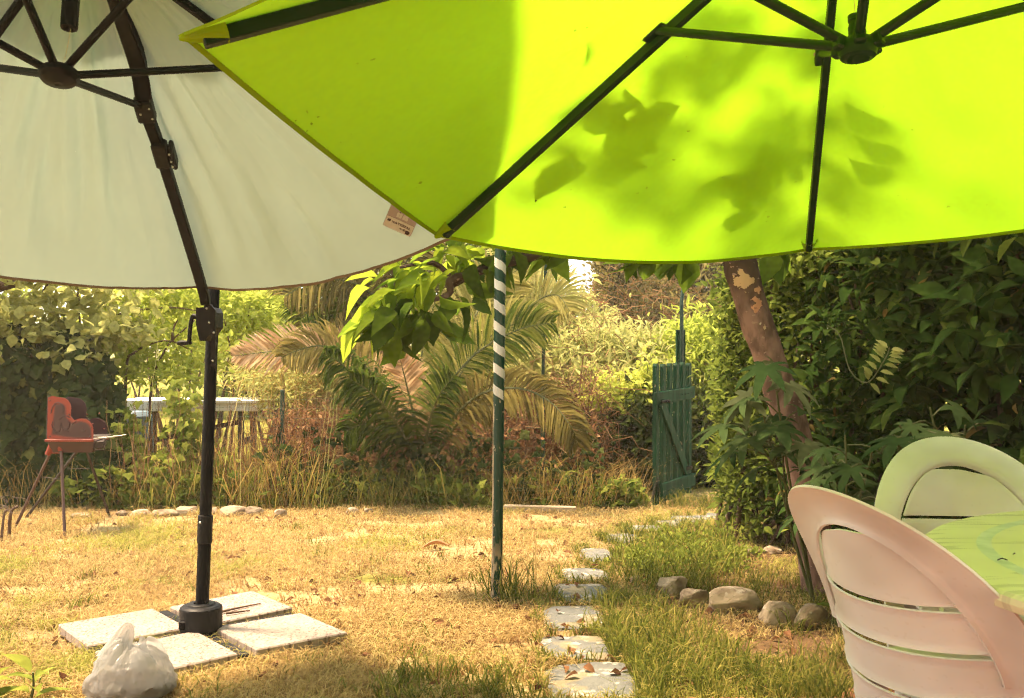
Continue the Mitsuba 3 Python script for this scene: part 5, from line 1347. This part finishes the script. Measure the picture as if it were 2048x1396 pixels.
# slender arching saplings left of the mast
k = bush('arching_shrub', 'loose yellow green shrub with thin arching stems, left of the umbrella mast', 'shrub', [blob(290, 640, 8.7, 0.42, 0.3, 0.3, 1150, 34), blob(340, 705, 8.6, 0.45, 0.3, 0.22, 750, 28), blob(240, 710, 8.5, 0.26, 0.25, 0.2, 480, 18), blob(360, 585, 8.8, 0.4, 0.3, 0.16, 700, 18), blob(205, 640, 8.6, 0.18, 0.2, 0.22, 260, 10), blob(330, 745, 8.4, 0.3, 0.2, 0.10, 240, 12)], 'leaf_yellow', LF, 0.07, 82, branch=False, tone=(0, 0.95))
for q in ([(208, 1000, 8.5), (204, 760, 8.5), (190, 690, 8.5), (184, 640, 8.5), (183, 620, 8.5)], [(204, 760, 8.5), (215, 700, 8.5), (220, 630, 8.5)], [(190, 655, 8.5), (230, 632, 8.5), (280, 620, 8.5), (340, 615, 8.5), (400, 622, 8.5)], [(250, 1000, 8.4), (252, 745, 8.4), (270, 705, 8.4), (310, 685, 8.4), (345, 683, 8.4), (380, 700, 8.4)], [(345, 683, 8.4), (346, 660, 8.4), (355, 640, 8.4)], [(310, 1000, 8.4), (300, 800, 8.4), (330, 700, 8.4), (390, 640, 8.4)]):
    part(k, 'stem', tube(A_(*q), [0.014, 0.009, 0.005], 6, n=22), 'mat_twig', True)
bush('round_shrub', 'rounded fine leaved yellow green shrub right of the umbrella mast', 'shrub', [blob(560, 650, 11.5, 0.36, 0.35, 0.34, 3600, 50), blob(600, 700, 11.3, 0.3, 0.3, 0.25, 1400, 30)], 'leaf_yellow', SM, 0.055, 83, tone=(0, 0.9))
bush('lemon_shrub', 'bright yellow green leafy shrub directly behind the crank of the umbrella', 'shrub', [blob(440, 610, 10.2, 0.5, 0.4, 0.28, 1700, 40), blob(520, 590, 10.8, 0.5, 0.4, 0.22, 1100, 30), blob(440, 690, 10.9, 0.4, 0.3, 0.26, 900, 26), blob(380, 640, 10.0, 0.4, 0.3, 0.3, 750, 26), blob(330, 600, 10.8, 0.5, 0.4, 0.3, 600, 26)], 'leaf_yellow', LF, 0.085, 84, tone=(0.1, 1))
# tangle of climbing tendrils over a mound, between mast and palm
rng = np.random.default_rng(85)
k = thing('climber_mound', 'mound of pale yellow green climbers and tendrils between the mast and the palm', 'climber')
p, o = [], []
for c, r, n, nc in [blob(620, 775, 9.2, 0.40, 0.3, 0.22, 2000, 46), blob(530, 745, 9.6, 0.3, 0.3, 0.14, 700, 24), blob(690, 800, 9.0, 0.35, 0.2, 0.3, 1200, 28), blob(650, 880, 8.8, 0.35, 0.2, 0.26, 900, 30)]:
    a, b = clump_points(rng, c, r, n, nc); p.append(a); o.append(b)
p, o = np.vstack(p), np.vstack(o); n = len(p)
m, uv = scatter(LANCE, p, unit(o * 0.5 + rdir(rng, n)), unit(rdir(rng, n) + [0, 0, 1]), 0.05 + 0.06 * rng.random(n), 0.2 + 0.7 * rng.random(n)); part(k, 'foliage', m, 'leaf_pale', False, uv, kind='stuff')
n = 900; s = rng.integers(0, len(p), n); q0 = p[s]; q1 = q0 + rng.normal(size=(n, 3)) * [0.22, 0.12, 0.12] + [0, 0, -0.06]
m, uv = ribbons(rng, q0, q1, np.c_[np.zeros((n, 2)), 0.06 + 0.05 * rng.random(n)], 0.006 + 0.004 * rng.random(n), 0.3 + 0.7 * rng.random(n), 6, 0.8); part(k, 'tendrils', m, 'straw', False, uv, kind='stuff')
# dry bramble thicket under the palm
rng = np.random.default_rng(86)
k = thing('bramble_thicket', 'reddish brown thicket of dry brambles and dead vines under and beside the palm', 'thicket')
n = 5200
x = -1.95 + 2.75 * rng.random(n); y = 7.9 + 0.9 * rng.random(n); z = 0.03 + (0.62 + 0.3 * (x > -0.2)) * rng.random(n) ** 1.3 * (0.75 + 0.5 * meshkit.noise(np.c_[x * 2.4, y, x * 0], 5))
q0 = np.stack([x, y, z], 1); q1 = q0 + np.c_[rng.normal(size=n) * 0.17, rng.normal(size=n) * 0.1, rng.normal(size=n) * 0.2 - 0.05]
q1[:, 2] = np.maximum(q1[:, 2], 0.01)
m, uv = ribbons(rng, q0, q1, rng.normal(size=(n, 3)) * 0.06 + [0, 0, 0.05], 0.005 + 0.006 * rng.random(n), rng.random(n), 5, 0.8); part(k, 'dry_vines', m, 'vine_dry', False, uv, kind='stuff')
n = 2600
p = np.stack([-1.9 + 2.6 * rng.random(n), 7.6 + 0.8 * rng.random(n), 0.03 + 0.7 * rng.random(n) ** 1.5], 1)
m, uv = scatter(SM, p, rdir(rng, n) + [0, 0, -0.3], rdir(rng, n) + [0, -0.5, 0.5], 0.03 + 0.04 * rng.random(n), rng.random(n)); part(k, 'dead_leaves', m, 'vine_dry', False, uv, kind='stuff')
n = 700
p = np.stack([-1.9 + 2.6 * rng.random(n), 7.55 + 0.5 * rng.random(n), 0.03 + 0.55 * rng.random(n) ** 1.5], 1)
m, uv = scatter(IV, p, rdir(rng, n) + [0, -0.3, -0.5], rdir(rng, n) * 0.5 + [0, -0.8, 0.6], 0.05 + 0.05 * rng.random(n), 0.1 + 0.6 * rng.random(n)); part(k, 'ivy_leaves', m, 'leaf_ivy', False, uv, kind='stuff')
# low weeds along the back edge of the lawn
rng = np.random.default_rng(87)
n = 5200
x = -3.5 + 4.5 * rng.random(n); y = 7.45 + 0.5 * rng.random(n)
ok = rng.random(n) < np.clip((meshkit.fbm(np.c_[x * 2.2, y * 2, x * 0], 3, 17) - 0.38) * 5, 0.05, 1); x, y = x[ok], y[ok]; n = len(x); z = 0.02 + 0.24 * rng.random(n) ** 1.6 * (0.5 + meshkit.noise(np.c_[x * 3, y * 2, x * 0], 7))
p = np.stack([x, y, z], 1)
m, uv = scatter(IV, p, rdir(rng, n) + [0, -0.4, 0.0], rdir(rng, n) * 0.6 + [0, -0.4, 0.9], 0.04 + 0.055 * rng.random(n), 0.15 + 0.8 * rng.random(n) ** 1.4)
k = thing('ground_ivy', 'low leafy weeds and ivy along the back edge of the lawn', 'ground cover', kind='stuff'); put(k, m, 'leaf_shrub', False, uv)
# upright sapling right of the palm foot, and others
def sapling(name, label, base, h, n, ln, seed, tmpl=LF, bsdf='leaf_shrub', lean=(0, 0), stems=1, u=(0.3, 1.0), parts=True, spread=0.5):
    rng = np.random.default_rng(seed)
    k = thing(name, label, 'plant')
    Pq, Dq, Nq = [], [], []
    for s in range(stems):
        top = np.asarray(base) + [lean[0] + rng.normal() * 0.10 * h * (stems > 1) * 2, lean[1] + rng.normal() * 0.05, h * (0.8 + 0.3 * rng.random())]
        P = smoothpath([np.asarray(base) + [rng.normal() * 0.01, rng.normal() * 0.01, -0.02], (np.asarray(base) + top) / 2 + rng.normal(size=3) * 0.03 * h, top], 24)
        part(k, 'stem', tube(P, [0.007, 0.005, 0.003], 6), 'mat_stem', 40)
        for i in range(n):
            t = 0.25 + 0.75 * (i + 0.5) / n
            q = P[int(t * 23)]; a = i * 2.4 + rng.random()
            d = unit(np.array([math.cos(a), math.sin(a), 0.25 + 0.5 * t + rng.normal() * 0.15]))
            Pq.append(q + d * ln * 0.05); Dq.append(d); Nq.append(np.array([0, 0, 1.0]) + rng.normal(size=3) * 0.3)
    N_ = len(Pq); sc = ln * (0.7 + 0.5 * rng.random(N_)); uq = u[0] + (u[1] - u[0]) * rng.random(N_)
    if parts: leaf_parts(k, 'leaf', [tmpl], bsdf, np.array(Pq), np.array(Dq), np.array(Nq), sc, uq)
    else:
        m, uv = scatter(tmpl, Pq, Dq, Nq, sc, uq); part(k, 'foliage', m, bsdf, False, uv, kind='stuff')
    return k
sapling('weed_sapling', 'light green leafy weed just right of the palm foot', onground(905, 998), 0.26, 12, 0.09, 88, IV, stems=3)
sapling('weed_sapling', 'small bright weed in front of the gate, with yellow green top', onground(1247, 1012), 0.22, 9, 0.08, 89, stems=2, u=(0.7, 1))
sapling('weed_sapling', 'leafy weed left of the palm, in the shade', onground(770, 1005), 0.16, 8, 0.08, 90, stems=2)
sapling('weed_sapling', 'pale green sapling growing behind the nearest chair at the right end of the stones', onground(1668, 1260), 0.26, 8, 0.085, 91, LF, stems=3, u=(0.6, 1.0))
sapling('corner_plant', 'long leaved green plant at the lower left corner of the lawn, with a tall shoot', np.array([-1.62, 3.37, 0.0]), 0.14, 7, 0.13, 92, T_leaf(0.17, 7, 0.12, 0.35, 0.4, 0.05), 'leaf_shrub', (0.03, 0), 1, (0.5, 1))
sapling('corner_plant', 'long leaved green plant cut by the left picture edge at the bottom', np.array([-1.75, 3.36, 0.0]), 0.11, 8, 0.13, 93, T_leaf(0.17, 7, 0.12, 0.35, 0.4, 0.05), 'leaf_shrub', (0.0, 0), 1, (0.5, 1))
bush('low_weeds', 'low feathery green weeds beside the far stepping stones', 'weeds', [(onground(1340, 1148) + [0, 0, 0.05], (0.26, 0.26, 0.06), 700, 26), (onground(1395, 1112) + [0, 0, 0.07], (0.28, 0.26, 0.08), 800, 26), (onground(1285, 1140) + [0, 0, 0.04], (0.14, 0.2, 0.06), 800, 18), (onground(1440, 1140) + [0, 0, 0.05], (0.18, 0.2, 0.07), 700, 16)], 'leaf_shrub', SM, 0.032, 94, branch=False, tone=(0.35, 1), upward=0.7)
# shrubs behind the gate and the striped post
bush('oleander_thicket', 'tall sunlit thicket of narrow pale leaves filling the middle distance right of the striped post', 'thicket', [blob(1080, 760, 9.6, 0.4, 0.4, 0.36, 2400, 44), blob(1210, 725, 9.9, 0.45, 0.45, 0.30, 3000, 50), blob(1310, 720, 10.0, 0.5, 0.4, 0.28, 3000, 46), blob(1270, 790, 9.4, 0.5, 0.35, 0.34, 2600, 40), blob(1060, 820, 9.2, 0.4, 0.3, 0.4, 1500, 30), blob(1150, 810, 9.2, 0.4, 0.3, 0.35, 1700, 30)], 'leaf_pale', LANCE, 0.105, 95, tone=(0, 1))
bush('bright_pittosporum', 'bright yellow green shrub to the left of the gate', 'shrub', [blob(1250, 805, 8.7, 0.28, 0.25, 0.2, 1600, 30), blob(1290, 765, 8.7, 0.12, 0.12, 0.2, 420, 10), blob(1205, 830, 8.7, 0.2, 0.2, 0.15, 700, 16)], 'leaf_yellow', ROUND, 0.055, 96, tone=(0.2, 1))
bush('sunlit_hedge', 'bright green shrub seen between the gate and the leaning trunk', 'shrub', [blob(1400, 700, 9.6, 0.28, 0.3, 0.3, 1700, 30), blob(1400, 780, 9.4, 0.3, 0.3, 0.3, 1600, 30), blob(1350, 730, 9.8, 0.28, 0.3, 0.3, 1200, 26)], 'leaf_yellow', LANCE, 0.10, 97, tone=(0.05, 0.8))
bush('dark_laurel', 'dark shaded evergreen shrub low behind the gate', 'shrub', [blob(1270, 900, 8.55, 0.32, 0.3, 0.36, 1700, 34), blob(1400, 900, 8.9, 0.34, 0.3, 0.4, 1700, 34), blob(1340, 930, 8.9, 0.4, 0.3, 0.4, 1300, 30), blob(1190, 920, 8.6, 0.25, 0.3, 0.3, 800, 20)], 'leaf_dark', LF, 0.10, 98, tone=(0, 0.8))
rng = np.random.default_rng(99)
k = thing('dry_twigs', 'tangle of bare pinkish twigs hanging over the thicket right of the striped post', 'twigs')
n = 520
c = np.array([at(1140, 620, 9.6), at(1120, 680, 9.4), at(1300, 600, 10.5), at(1050, 790, 9.0), at(1180, 840, 8.8), at(1100, 900, 8.3)])[rng.integers(0, 6, n)]
q0 = c + rng.normal(size=(n, 3)) * [0.32, 0.2, 0.2]; q1 = q0 + rng.normal(size=(n, 3)) * [0.3, 0.15, 0.18] + [0, 0, -0.12]
m, uv = ribbons(rng, q0, q1, rng.normal(size=(n, 3)) * 0.06, 0.006 + 0.004 * rng.random(n), 0.3 + 0.7 * rng.random(n), 6, 0.8); part(k, 'twigs', m, 'vine_dry', False, uv, kind='stuff')
# far trees
bush('cypress', 'dull green cypress standing behind the thicket beside the white sky gap', 'tree', [blob(1240, 555, 17.0, 0.34, 0.4, 0.75, 5200, 70), blob(1242, 640, 17.0, 0.42, 0.4, 0.7, 3000, 44)], 'leaf_conifer', SM, 0.10, 101, tone=(0, 0.9), upward=0.9)
bush('pine', 'brownish dark pine mass behind the gate arch', 'tree', [blob(1330, 560, 19.0, 0.7, 0.6, 0.9, 4200, 44), blob(1420, 590, 18.5, 0.75, 0.6, 0.9, 4200, 44), blob(1290, 620, 18.0, 0.6, 0.5, 0.6, 2600, 34), blob(1380, 680, 17.5, 0.9, 0.5, 0.6, 2600, 34), blob(1480, 500, 19, 0.9, 0.6, 1.0, 3200, 34)], 'leaf_conifer', LANCE, 0.17, 102, tone=(0, 0.75), upward=0.4)
bush('far_shrub', 'pale sunlit shrub sloping down left of the white sky gap', 'shrub', [blob(1085, 620, 13.0, 0.42, 0.4, 0.34, 2000, 40), blob(1040, 590, 13.0, 0.45, 0.4, 0.36, 1800, 36), blob(1160, 645, 12.6, 0.4, 0.4, 0.26, 1500, 30), blob(980, 590, 13.4, 0.5, 0.4, 0.45, 1800, 36)], 'leaf_pale', LANCE, 0.12, 103, tone=(0, 0.9))
far = [(-9.5, 17, 1.6, 3.4), (-7.0, 19, 1.9, 3.8), (-4.4, 18, 1.8, 3.6), (-2.2, 17, 1.6, 3.7), (-0.6, 16, 1.4, 3.2), (4.4, 20, 1.8, 4.4), (6.6, 18, 1.8, 4.4)]
fl = ['far bushy yellow green tree at the left behind the pale tree', 'far yellow green tree behind the arching shrub', 'far light tree behind the lemon shrub', 'far tree behind the tall palm', 'far tree behind the young palm and the striped post', 'far tree hidden behind the leaning trunk', 'far tree behind the dark hedge']
for i, (x, y, r, h) in enumerate(far):
    gap = 0.55 if i in (0, 1) else 1.0
    bush('far_tree', fl[i], 'tree', [(np.array([x, y, h * 0.42]), (r, r * 0.7, h * 0.44), int(2300 * gap), 48), (np.array([x + 0.3, y, h * 0.78]), (r * 0.7, r * 0.6, h * 0.24), int(900 * gap), 22)], ('leaf_yellow', 'leaf_pale', 'leaf_shrub')[i % 3], LF, 0.17, 110 + i, group=None, tone=(0, 0.9))
# the tall hedge on the right: big dark leaves; its near-left end is finer leaved and catches the sun
rng = np.random.default_rng(121)
hedge = thing('laurel_hedge', 'tall dark hedge of large glossy leaves along the right side behind the table', 'hedge')
def hpath(t):   # front face in plan from the gate end (t=0) to the camera end (t=1)
    return np.stack([1.58 + 0.16 * t + 0.55 * t ** 2 + 0.25 * t, 6.55 - 3.6 * t], -1)
def hedge_points(n, rng, t0, t1, depth):
    t = t0 + (t1 - t0) * rng.random(n) ** 0.85
    q = hpath(t); top = 1.62 + 0.75 * t ** 1.2
    z = 0.06 + (top * (0.9 + 0.25 * meshkit.noise(np.c_[t * 14, t * 0, t * 0], 6))) * rng.random(n) ** 0.9
    tang = unit(hpath(t + 0.01) - hpath(t - 0.01)); nrm = np.stack([tang[:, 1], -tang[:, 0]], -1)
    if nrm[:, 0].mean() > 0: nrm = -nrm
    bul = 0.34 * (meshkit.fbm(np.c_[t * 9, z * 2.2, t * 0], 3, 8) - 0.5) + 0.10 * np.sin(np.clip(z / top, 0, 1) * PI)
    q = q + nrm * (bul - depth * rng.random(n) ** 1.4)[:, None]
    return np.c_[q, z], np.c_[nrm, np.zeros(n)], t
Ph, Nh, th_ = hedge_points(12500, rng, 0.14, 1.12, 0.42)
keep = rng.random(len(Ph)) < np.clip((meshkit.fbm(np.c_[th_ * 16, Ph[:, 2] * 4.2, th_ * 0], 2, 14) - 0.36) * 6, 0.12, 1)
Ph, Nh, th_ = Ph[keep], Nh[keep], th_[keep]; n = len(Ph)
big = np.interp(th_, [0, 0.5, 1.1], [0.7, 1.0, 1.2])
dh = unit(Nh * 0.55 + rdir(rng, n) * 0.85 + [0, 0, 0.1]); nh = unit(Nh * 0.4 + rdir(rng, n) * 0.5 + [0, 0, 0.9])
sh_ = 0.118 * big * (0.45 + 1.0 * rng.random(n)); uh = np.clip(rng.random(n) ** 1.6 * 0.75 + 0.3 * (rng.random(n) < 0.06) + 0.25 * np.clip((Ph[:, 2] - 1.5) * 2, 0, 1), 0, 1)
HL = T_leaf(0.24, 5, 0.13, 0.28, 0.45, 0.06)
dist = np.linalg.norm(Ph - EYE, axis=1); vis = (np.abs(Ph[:, 0] / Ph[:, 1]) < 0.52)
depth_in = np.einsum('ij,ij->i', Ph - np.c_[hpath(th_), Ph[:, 2]], Nh)
order = np.argsort(-(depth_in * 6 + sh_ / dist * 20) + 100 * ~vis)[:295]
rest = np.setdiff1d(np.arange(n), order)
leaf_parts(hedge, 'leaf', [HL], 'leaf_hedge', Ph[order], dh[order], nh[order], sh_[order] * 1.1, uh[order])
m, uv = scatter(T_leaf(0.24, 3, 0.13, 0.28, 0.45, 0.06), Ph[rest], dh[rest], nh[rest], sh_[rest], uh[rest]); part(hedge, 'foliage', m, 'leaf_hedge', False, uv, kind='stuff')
q = rng.choice(rest, 150, replace=False)
m, uv = scatter(T_leaf(0.24, 4, 0.2, 0.4, 0.45, 0.06), Ph[q] + Nh[q] * 0.03, dh[q] + [0, 0, -0.5], nh[q], sh_[q] * 0.85, rng.random(150)); part(hedge, 'withered_leaves', m, 'straw', False, uv, kind='stuff')
for i in range(26):
    t = 0.15 + 0.95 * i / 25; b = np.r_[hpath(np.array([t]))[0], 0] + [0.25, 0.1, 0]
    part(hedge, 'branch', tube([b + [0, 0, -0.05], b + [rng.normal() * 0.08, rng.normal() * 0.1, 0.8], b + [-0.1 + rng.normal() * 0.15, rng.normal() * 0.15, 1.6]], [0.022, 0.014, 0.006], 6, n=12), 'mat_twig', True)
# its interior, seen as dark woody depth
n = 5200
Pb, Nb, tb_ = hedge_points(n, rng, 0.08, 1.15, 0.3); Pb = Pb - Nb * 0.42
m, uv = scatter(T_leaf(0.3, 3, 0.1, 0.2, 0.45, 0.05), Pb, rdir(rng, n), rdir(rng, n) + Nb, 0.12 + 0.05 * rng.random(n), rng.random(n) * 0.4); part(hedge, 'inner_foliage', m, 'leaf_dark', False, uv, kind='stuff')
# tall growth behind the hedge at the right
rng = np.random.default_rng(123)
bush('back_laurel', 'taller mass of evergreen leaves rising behind the hedge at the right edge', 'shrub', [((2.55, 4.7, 2.0), (0.5, 0.8, 0.55), 2600, 40), ((2.1, 5.9, 1.75), (0.4, 0.7, 0.4), 2000, 36), ((2.9, 3.7, 2.2), (0.4, 0.7, 0.6), 1500, 30)], 'leaf_shrub', LF, 0.10, 124, tone=(0, 0.9))
# the sun-catching end of the hedge near the gate
bush('privet_shrub', 'small leaved shrub with sunlit yellow green edge between the gate and the leaning trunk', 'shrub', [((1.50, 6.45, 0.45), (0.16, 0.35, 0.42), 2600, 44), ((1.52, 6.4, 1.0), (0.17, 0.35, 0.4), 2500, 44), ((1.56, 6.35, 1.5), (0.2, 0.38, 0.36), 2400, 40), ((1.72, 6.1, 0.5), (0.2, 0.4, 0.45), 1800, 34), ((1.74, 6.05, 1.2), (0.22, 0.4, 0.5), 2000, 34), ((1.9, 5.8, 1.66), (0.35, 0.5, 0.16), 1900, 34), ((1.62, 6.2, 1.85), (0.22, 0.3, 0.2), 900, 20)], 'leaf_shrub', LF, 0.058, 125, tone=(0, 0.95))
# lobed plants
rng = np.random.default_rng(131)
PAL = [T_palmate(7, 0.40), T_palmate(7, 0.34), T_palmate(5, 0.45)]
def lobed(name, label, base, tops, leaves, size, seed, tone=(0, 0.8), low=0.35):
    rng = np.random.default_rng(seed)
    k = thing(name, label, 'plant')
    Pq, Dq, Nq, S = [], [], [], []
    for top in tops:
        P = smoothpath([base, (np.asarray(base) + top) / 2 + rng.normal(size=3) * 0.05, top], 24)
        part(k, 'stem', tube(P, [0.008, 0.006, 0.004], 8), 'mat_stem', 40)
        for i in range(leaves):
            t = low + (1 - low) * (i + 0.7) / leaves; q = P[min(23, int(t * 23))]
            a = i * 2.39996 + rng.random() * 0.8
            d = unit(np.array([math.cos(a), math.sin(a) * 0.9 - 0.25, 0.35 + rng.normal() * 0.25]))
            e = q + d * size * (0.5 + 0.5 * rng.random())
            part(k, 'leaf_stalk', tube([q, (q + e) / 2 + [0, 0, 0.02], e], 0.0032, 5, n=6), 'mat_stem', 40)
            Pq.append(e); dd = unit(d * [1, 1, 0] + [0, 0, -0.25 - 0.45 * rng.random()]); Dq.append(dd); Nq.append(unit(np.array([0, -0.25, 1.0]) + d * 0.35 + rng.normal(size=3) * 0.22)); S.append(size * (0.7 + 0.5 * rng.random()))
    n = len(Pq); leaf_parts(k, 'leaf', PAL, 'leaf_castor', np.array(Pq), np.array(Dq), np.array(Nq), np.array(S), tone[0] + (tone[1] - tone[0]) * rng.random(n))
lobed('lobed_plant', 'plant with big lobed leaves growing up in front of the leaning trunk', np.array([1.40, 4.62, 0.0]), [at(1520, 800, 4.45), at(1545, 725, 4.45), at(1560, 850, 4.5), at(1490, 850, 4.5)], 5, 0.165, 132, (0, 1), 0.72)
lobed('lobed_plant', 'plant with large lobed leaves just left of the far chair, low before the hedge', np.array([1.62, 4.25, 0.0]), [at(1690, 870, 4.1), at(1745, 900, 4.05), at(1650, 905, 4.3)], 6, 0.16, 133, (0.1, 1), 0.66)
lobed('lobed_plant', 'plant with large lobed leaves above the far chair, in the shade of the hedge', np.array([1.86, 4.25, 0.0]), [at(1860, 815, 4.15), at(1800, 850, 4.1), at(1930, 850, 4.2)], 6, 0.165, 134, (0, 0.9), 0.66)
# climbing spray with paired pale leaflets in front of the hedge
k = thing('pinnate_spray', 'thin arching spray with paired pale green leaflets in front of the dark hedge', 'climber')
P = smoothpath(A_((1655, 650, 4.5), (1680, 672, 4.45), (1700, 740, 4.4), (1735, 765, 4.35), (1768, 722, 4.3), (1780, 695, 4.3)), 40)
part(k, 'stem', tube(P, 0.0028, 6), 'mat_stem', True)
Pq, Dq, Nq = [], [], []
for i in range(8):
    q = P[24 + 2 * i]; t = unit(P[min(39, 25 + 2 * i)] - P[23 + 2 * i])
    for s in (-1, 1):
        sd = unit(np.cross(t, [0, -1, 0.3])) * s; Pq.append(q); Dq.append(unit(sd + t * 0.35)); Nq.append(np.array([0, -0.7, 0.7]))
leaf_parts(k, 'leaflet', [T_leaf(0.2, 4, 0.08, 0.15)], 'leaf_pale', np.array(Pq), np.array(Dq), np.array(Nq), np.full(len(Pq), 0.07), np.linspace(0.2, 0.7, len(Pq)))
# coil of old wire at the left edge
rng = np.random.default_rng(141)
k = thing('wire_tangle', 'tangle of old grey wire and dead stems at the left edge of the lawn', 'wire')
for i in range(6):
    c = at(4, 1005, 6.0) + rng.normal(size=3) * [0.05, 0.05, 0.015]; r = 0.035 + 0.05 * rng.random(); a = np.linspace(0, 5 + rng.random() * 3, 40)
    part(k, 'strand', tube(c + np.c_[r * np.cos(a), 0.3 * r * np.sin(a * 0.7), r * 0.6 * np.sin(a)] + [0, 0, -0.02], 0.0012, 5), 'mat_bbq_leg', True)
part(k, 'dead_stem', tube([onground(18, 1075), at(22, 1025, 6.3), at(36, 1012, 6.3)], [0.012, 0.008], 7, n=8), 'mat_twig', True)
part(k, 'dead_stem', tube([onground(2, 1085), at(8, 1030, 6.2), at(14, 1020, 6.2)], [0.009, 0.006], 7, n=8), 'mat_twig', True)

# leafy climbers and brown stalks on the wire fence
rng = np.random.default_rng(151)
k = thing('fence_climber', 'leafy climber on the wire fence before the white table, with brown stalks', 'climber')
cen = np.array([at(362, 810, 7.75), at(372, 870, 7.7), at(335, 940, 7.65), at(285, 930, 7.75), at(455, 950, 7.7), at(255, 860, 7.8)])
n = 420; q = cen[rng.integers(0, len(cen), n)] + rng.normal(size=(n, 3)) * [0.06, 0.07, 0.10]; q[:, 2] = np.maximum(q[:, 2], 0.05)
m, uv = scatter(IV, q, unit(rdir(rng, n) * 0.6 + [0, -0.2, -0.6]), unit(rdir(rng, n) * 0.5 + [0, -0.7, 0.7]), 0.05 + 0.05 * rng.random(n), 0.2 + 0.8 * rng.random(n)); part(k, 'foliage', m, 'leaf_shrub', False, uv, kind='stuff')
n = 420; x0 = -3.0 + 1.55 * rng.random(n); q0 = np.stack([x0, 7.5 + 0.5 * rng.random(n), np.zeros(n)], 1); q1 = q0 + np.c_[rng.normal(size=n) * 0.10, rng.normal(size=n) * 0.05, 0.35 + 0.55 * rng.random(n)]
m, uv = ribbons(rng, q0, q1, rng.normal(size=(n, 3)) * 0.03, 0.006 + 0.004 * rng.random(n), 0.3 + 0.7 * rng.random(n), 5, 0.12); part(k, 'stalks', m, 'vine_dry', False, uv, kind='stuff')
n = 8; x0 = -2.9 + 1.6 * rng.random(n); q0 = np.stack([x0, 7.4 + 0.3 * rng.random(n), np.zeros(n)], 1); q1 = q0 + np.c_[0.05 + 0.22 * rng.random(n), rng.normal(size=n) * 0.05, 0.8 + 0.5 * rng.random(n)]
m, uv = ribbons(rng, q0, q1, rng.normal(size=(n, 3)) * 0.05, 0.007 + 0.003 * rng.random(n), 0.6 + 0.4 * rng.random(n), 8, 0.04); part(k, 'pale_stalks', m, 'leaf_pale', False, uv, kind='stuff')

# ------------------------------------------------------------------ warm summer haze
scene['haze_air'] = {'type': 'homogeneous', 'albedo': rgb((0.95, 0.94, 0.90)), 'sigma_t': 0.0022}
scene['haze'] = {'type': 'cube', 'to_world': T().translate([0, 60, 2.5]).scale([70, 85, 4.0]), 'bsdf': {'type': 'null'}, 'interior': {'type': 'ref', 'id': 'haze_air'}}
labels['haze'] = {'label': 'warm summer haze filling the air of the garden', 'kind': 'stuff'}
scene['camera']['medium'] = {'type': 'ref', 'id': 'haze_air'}
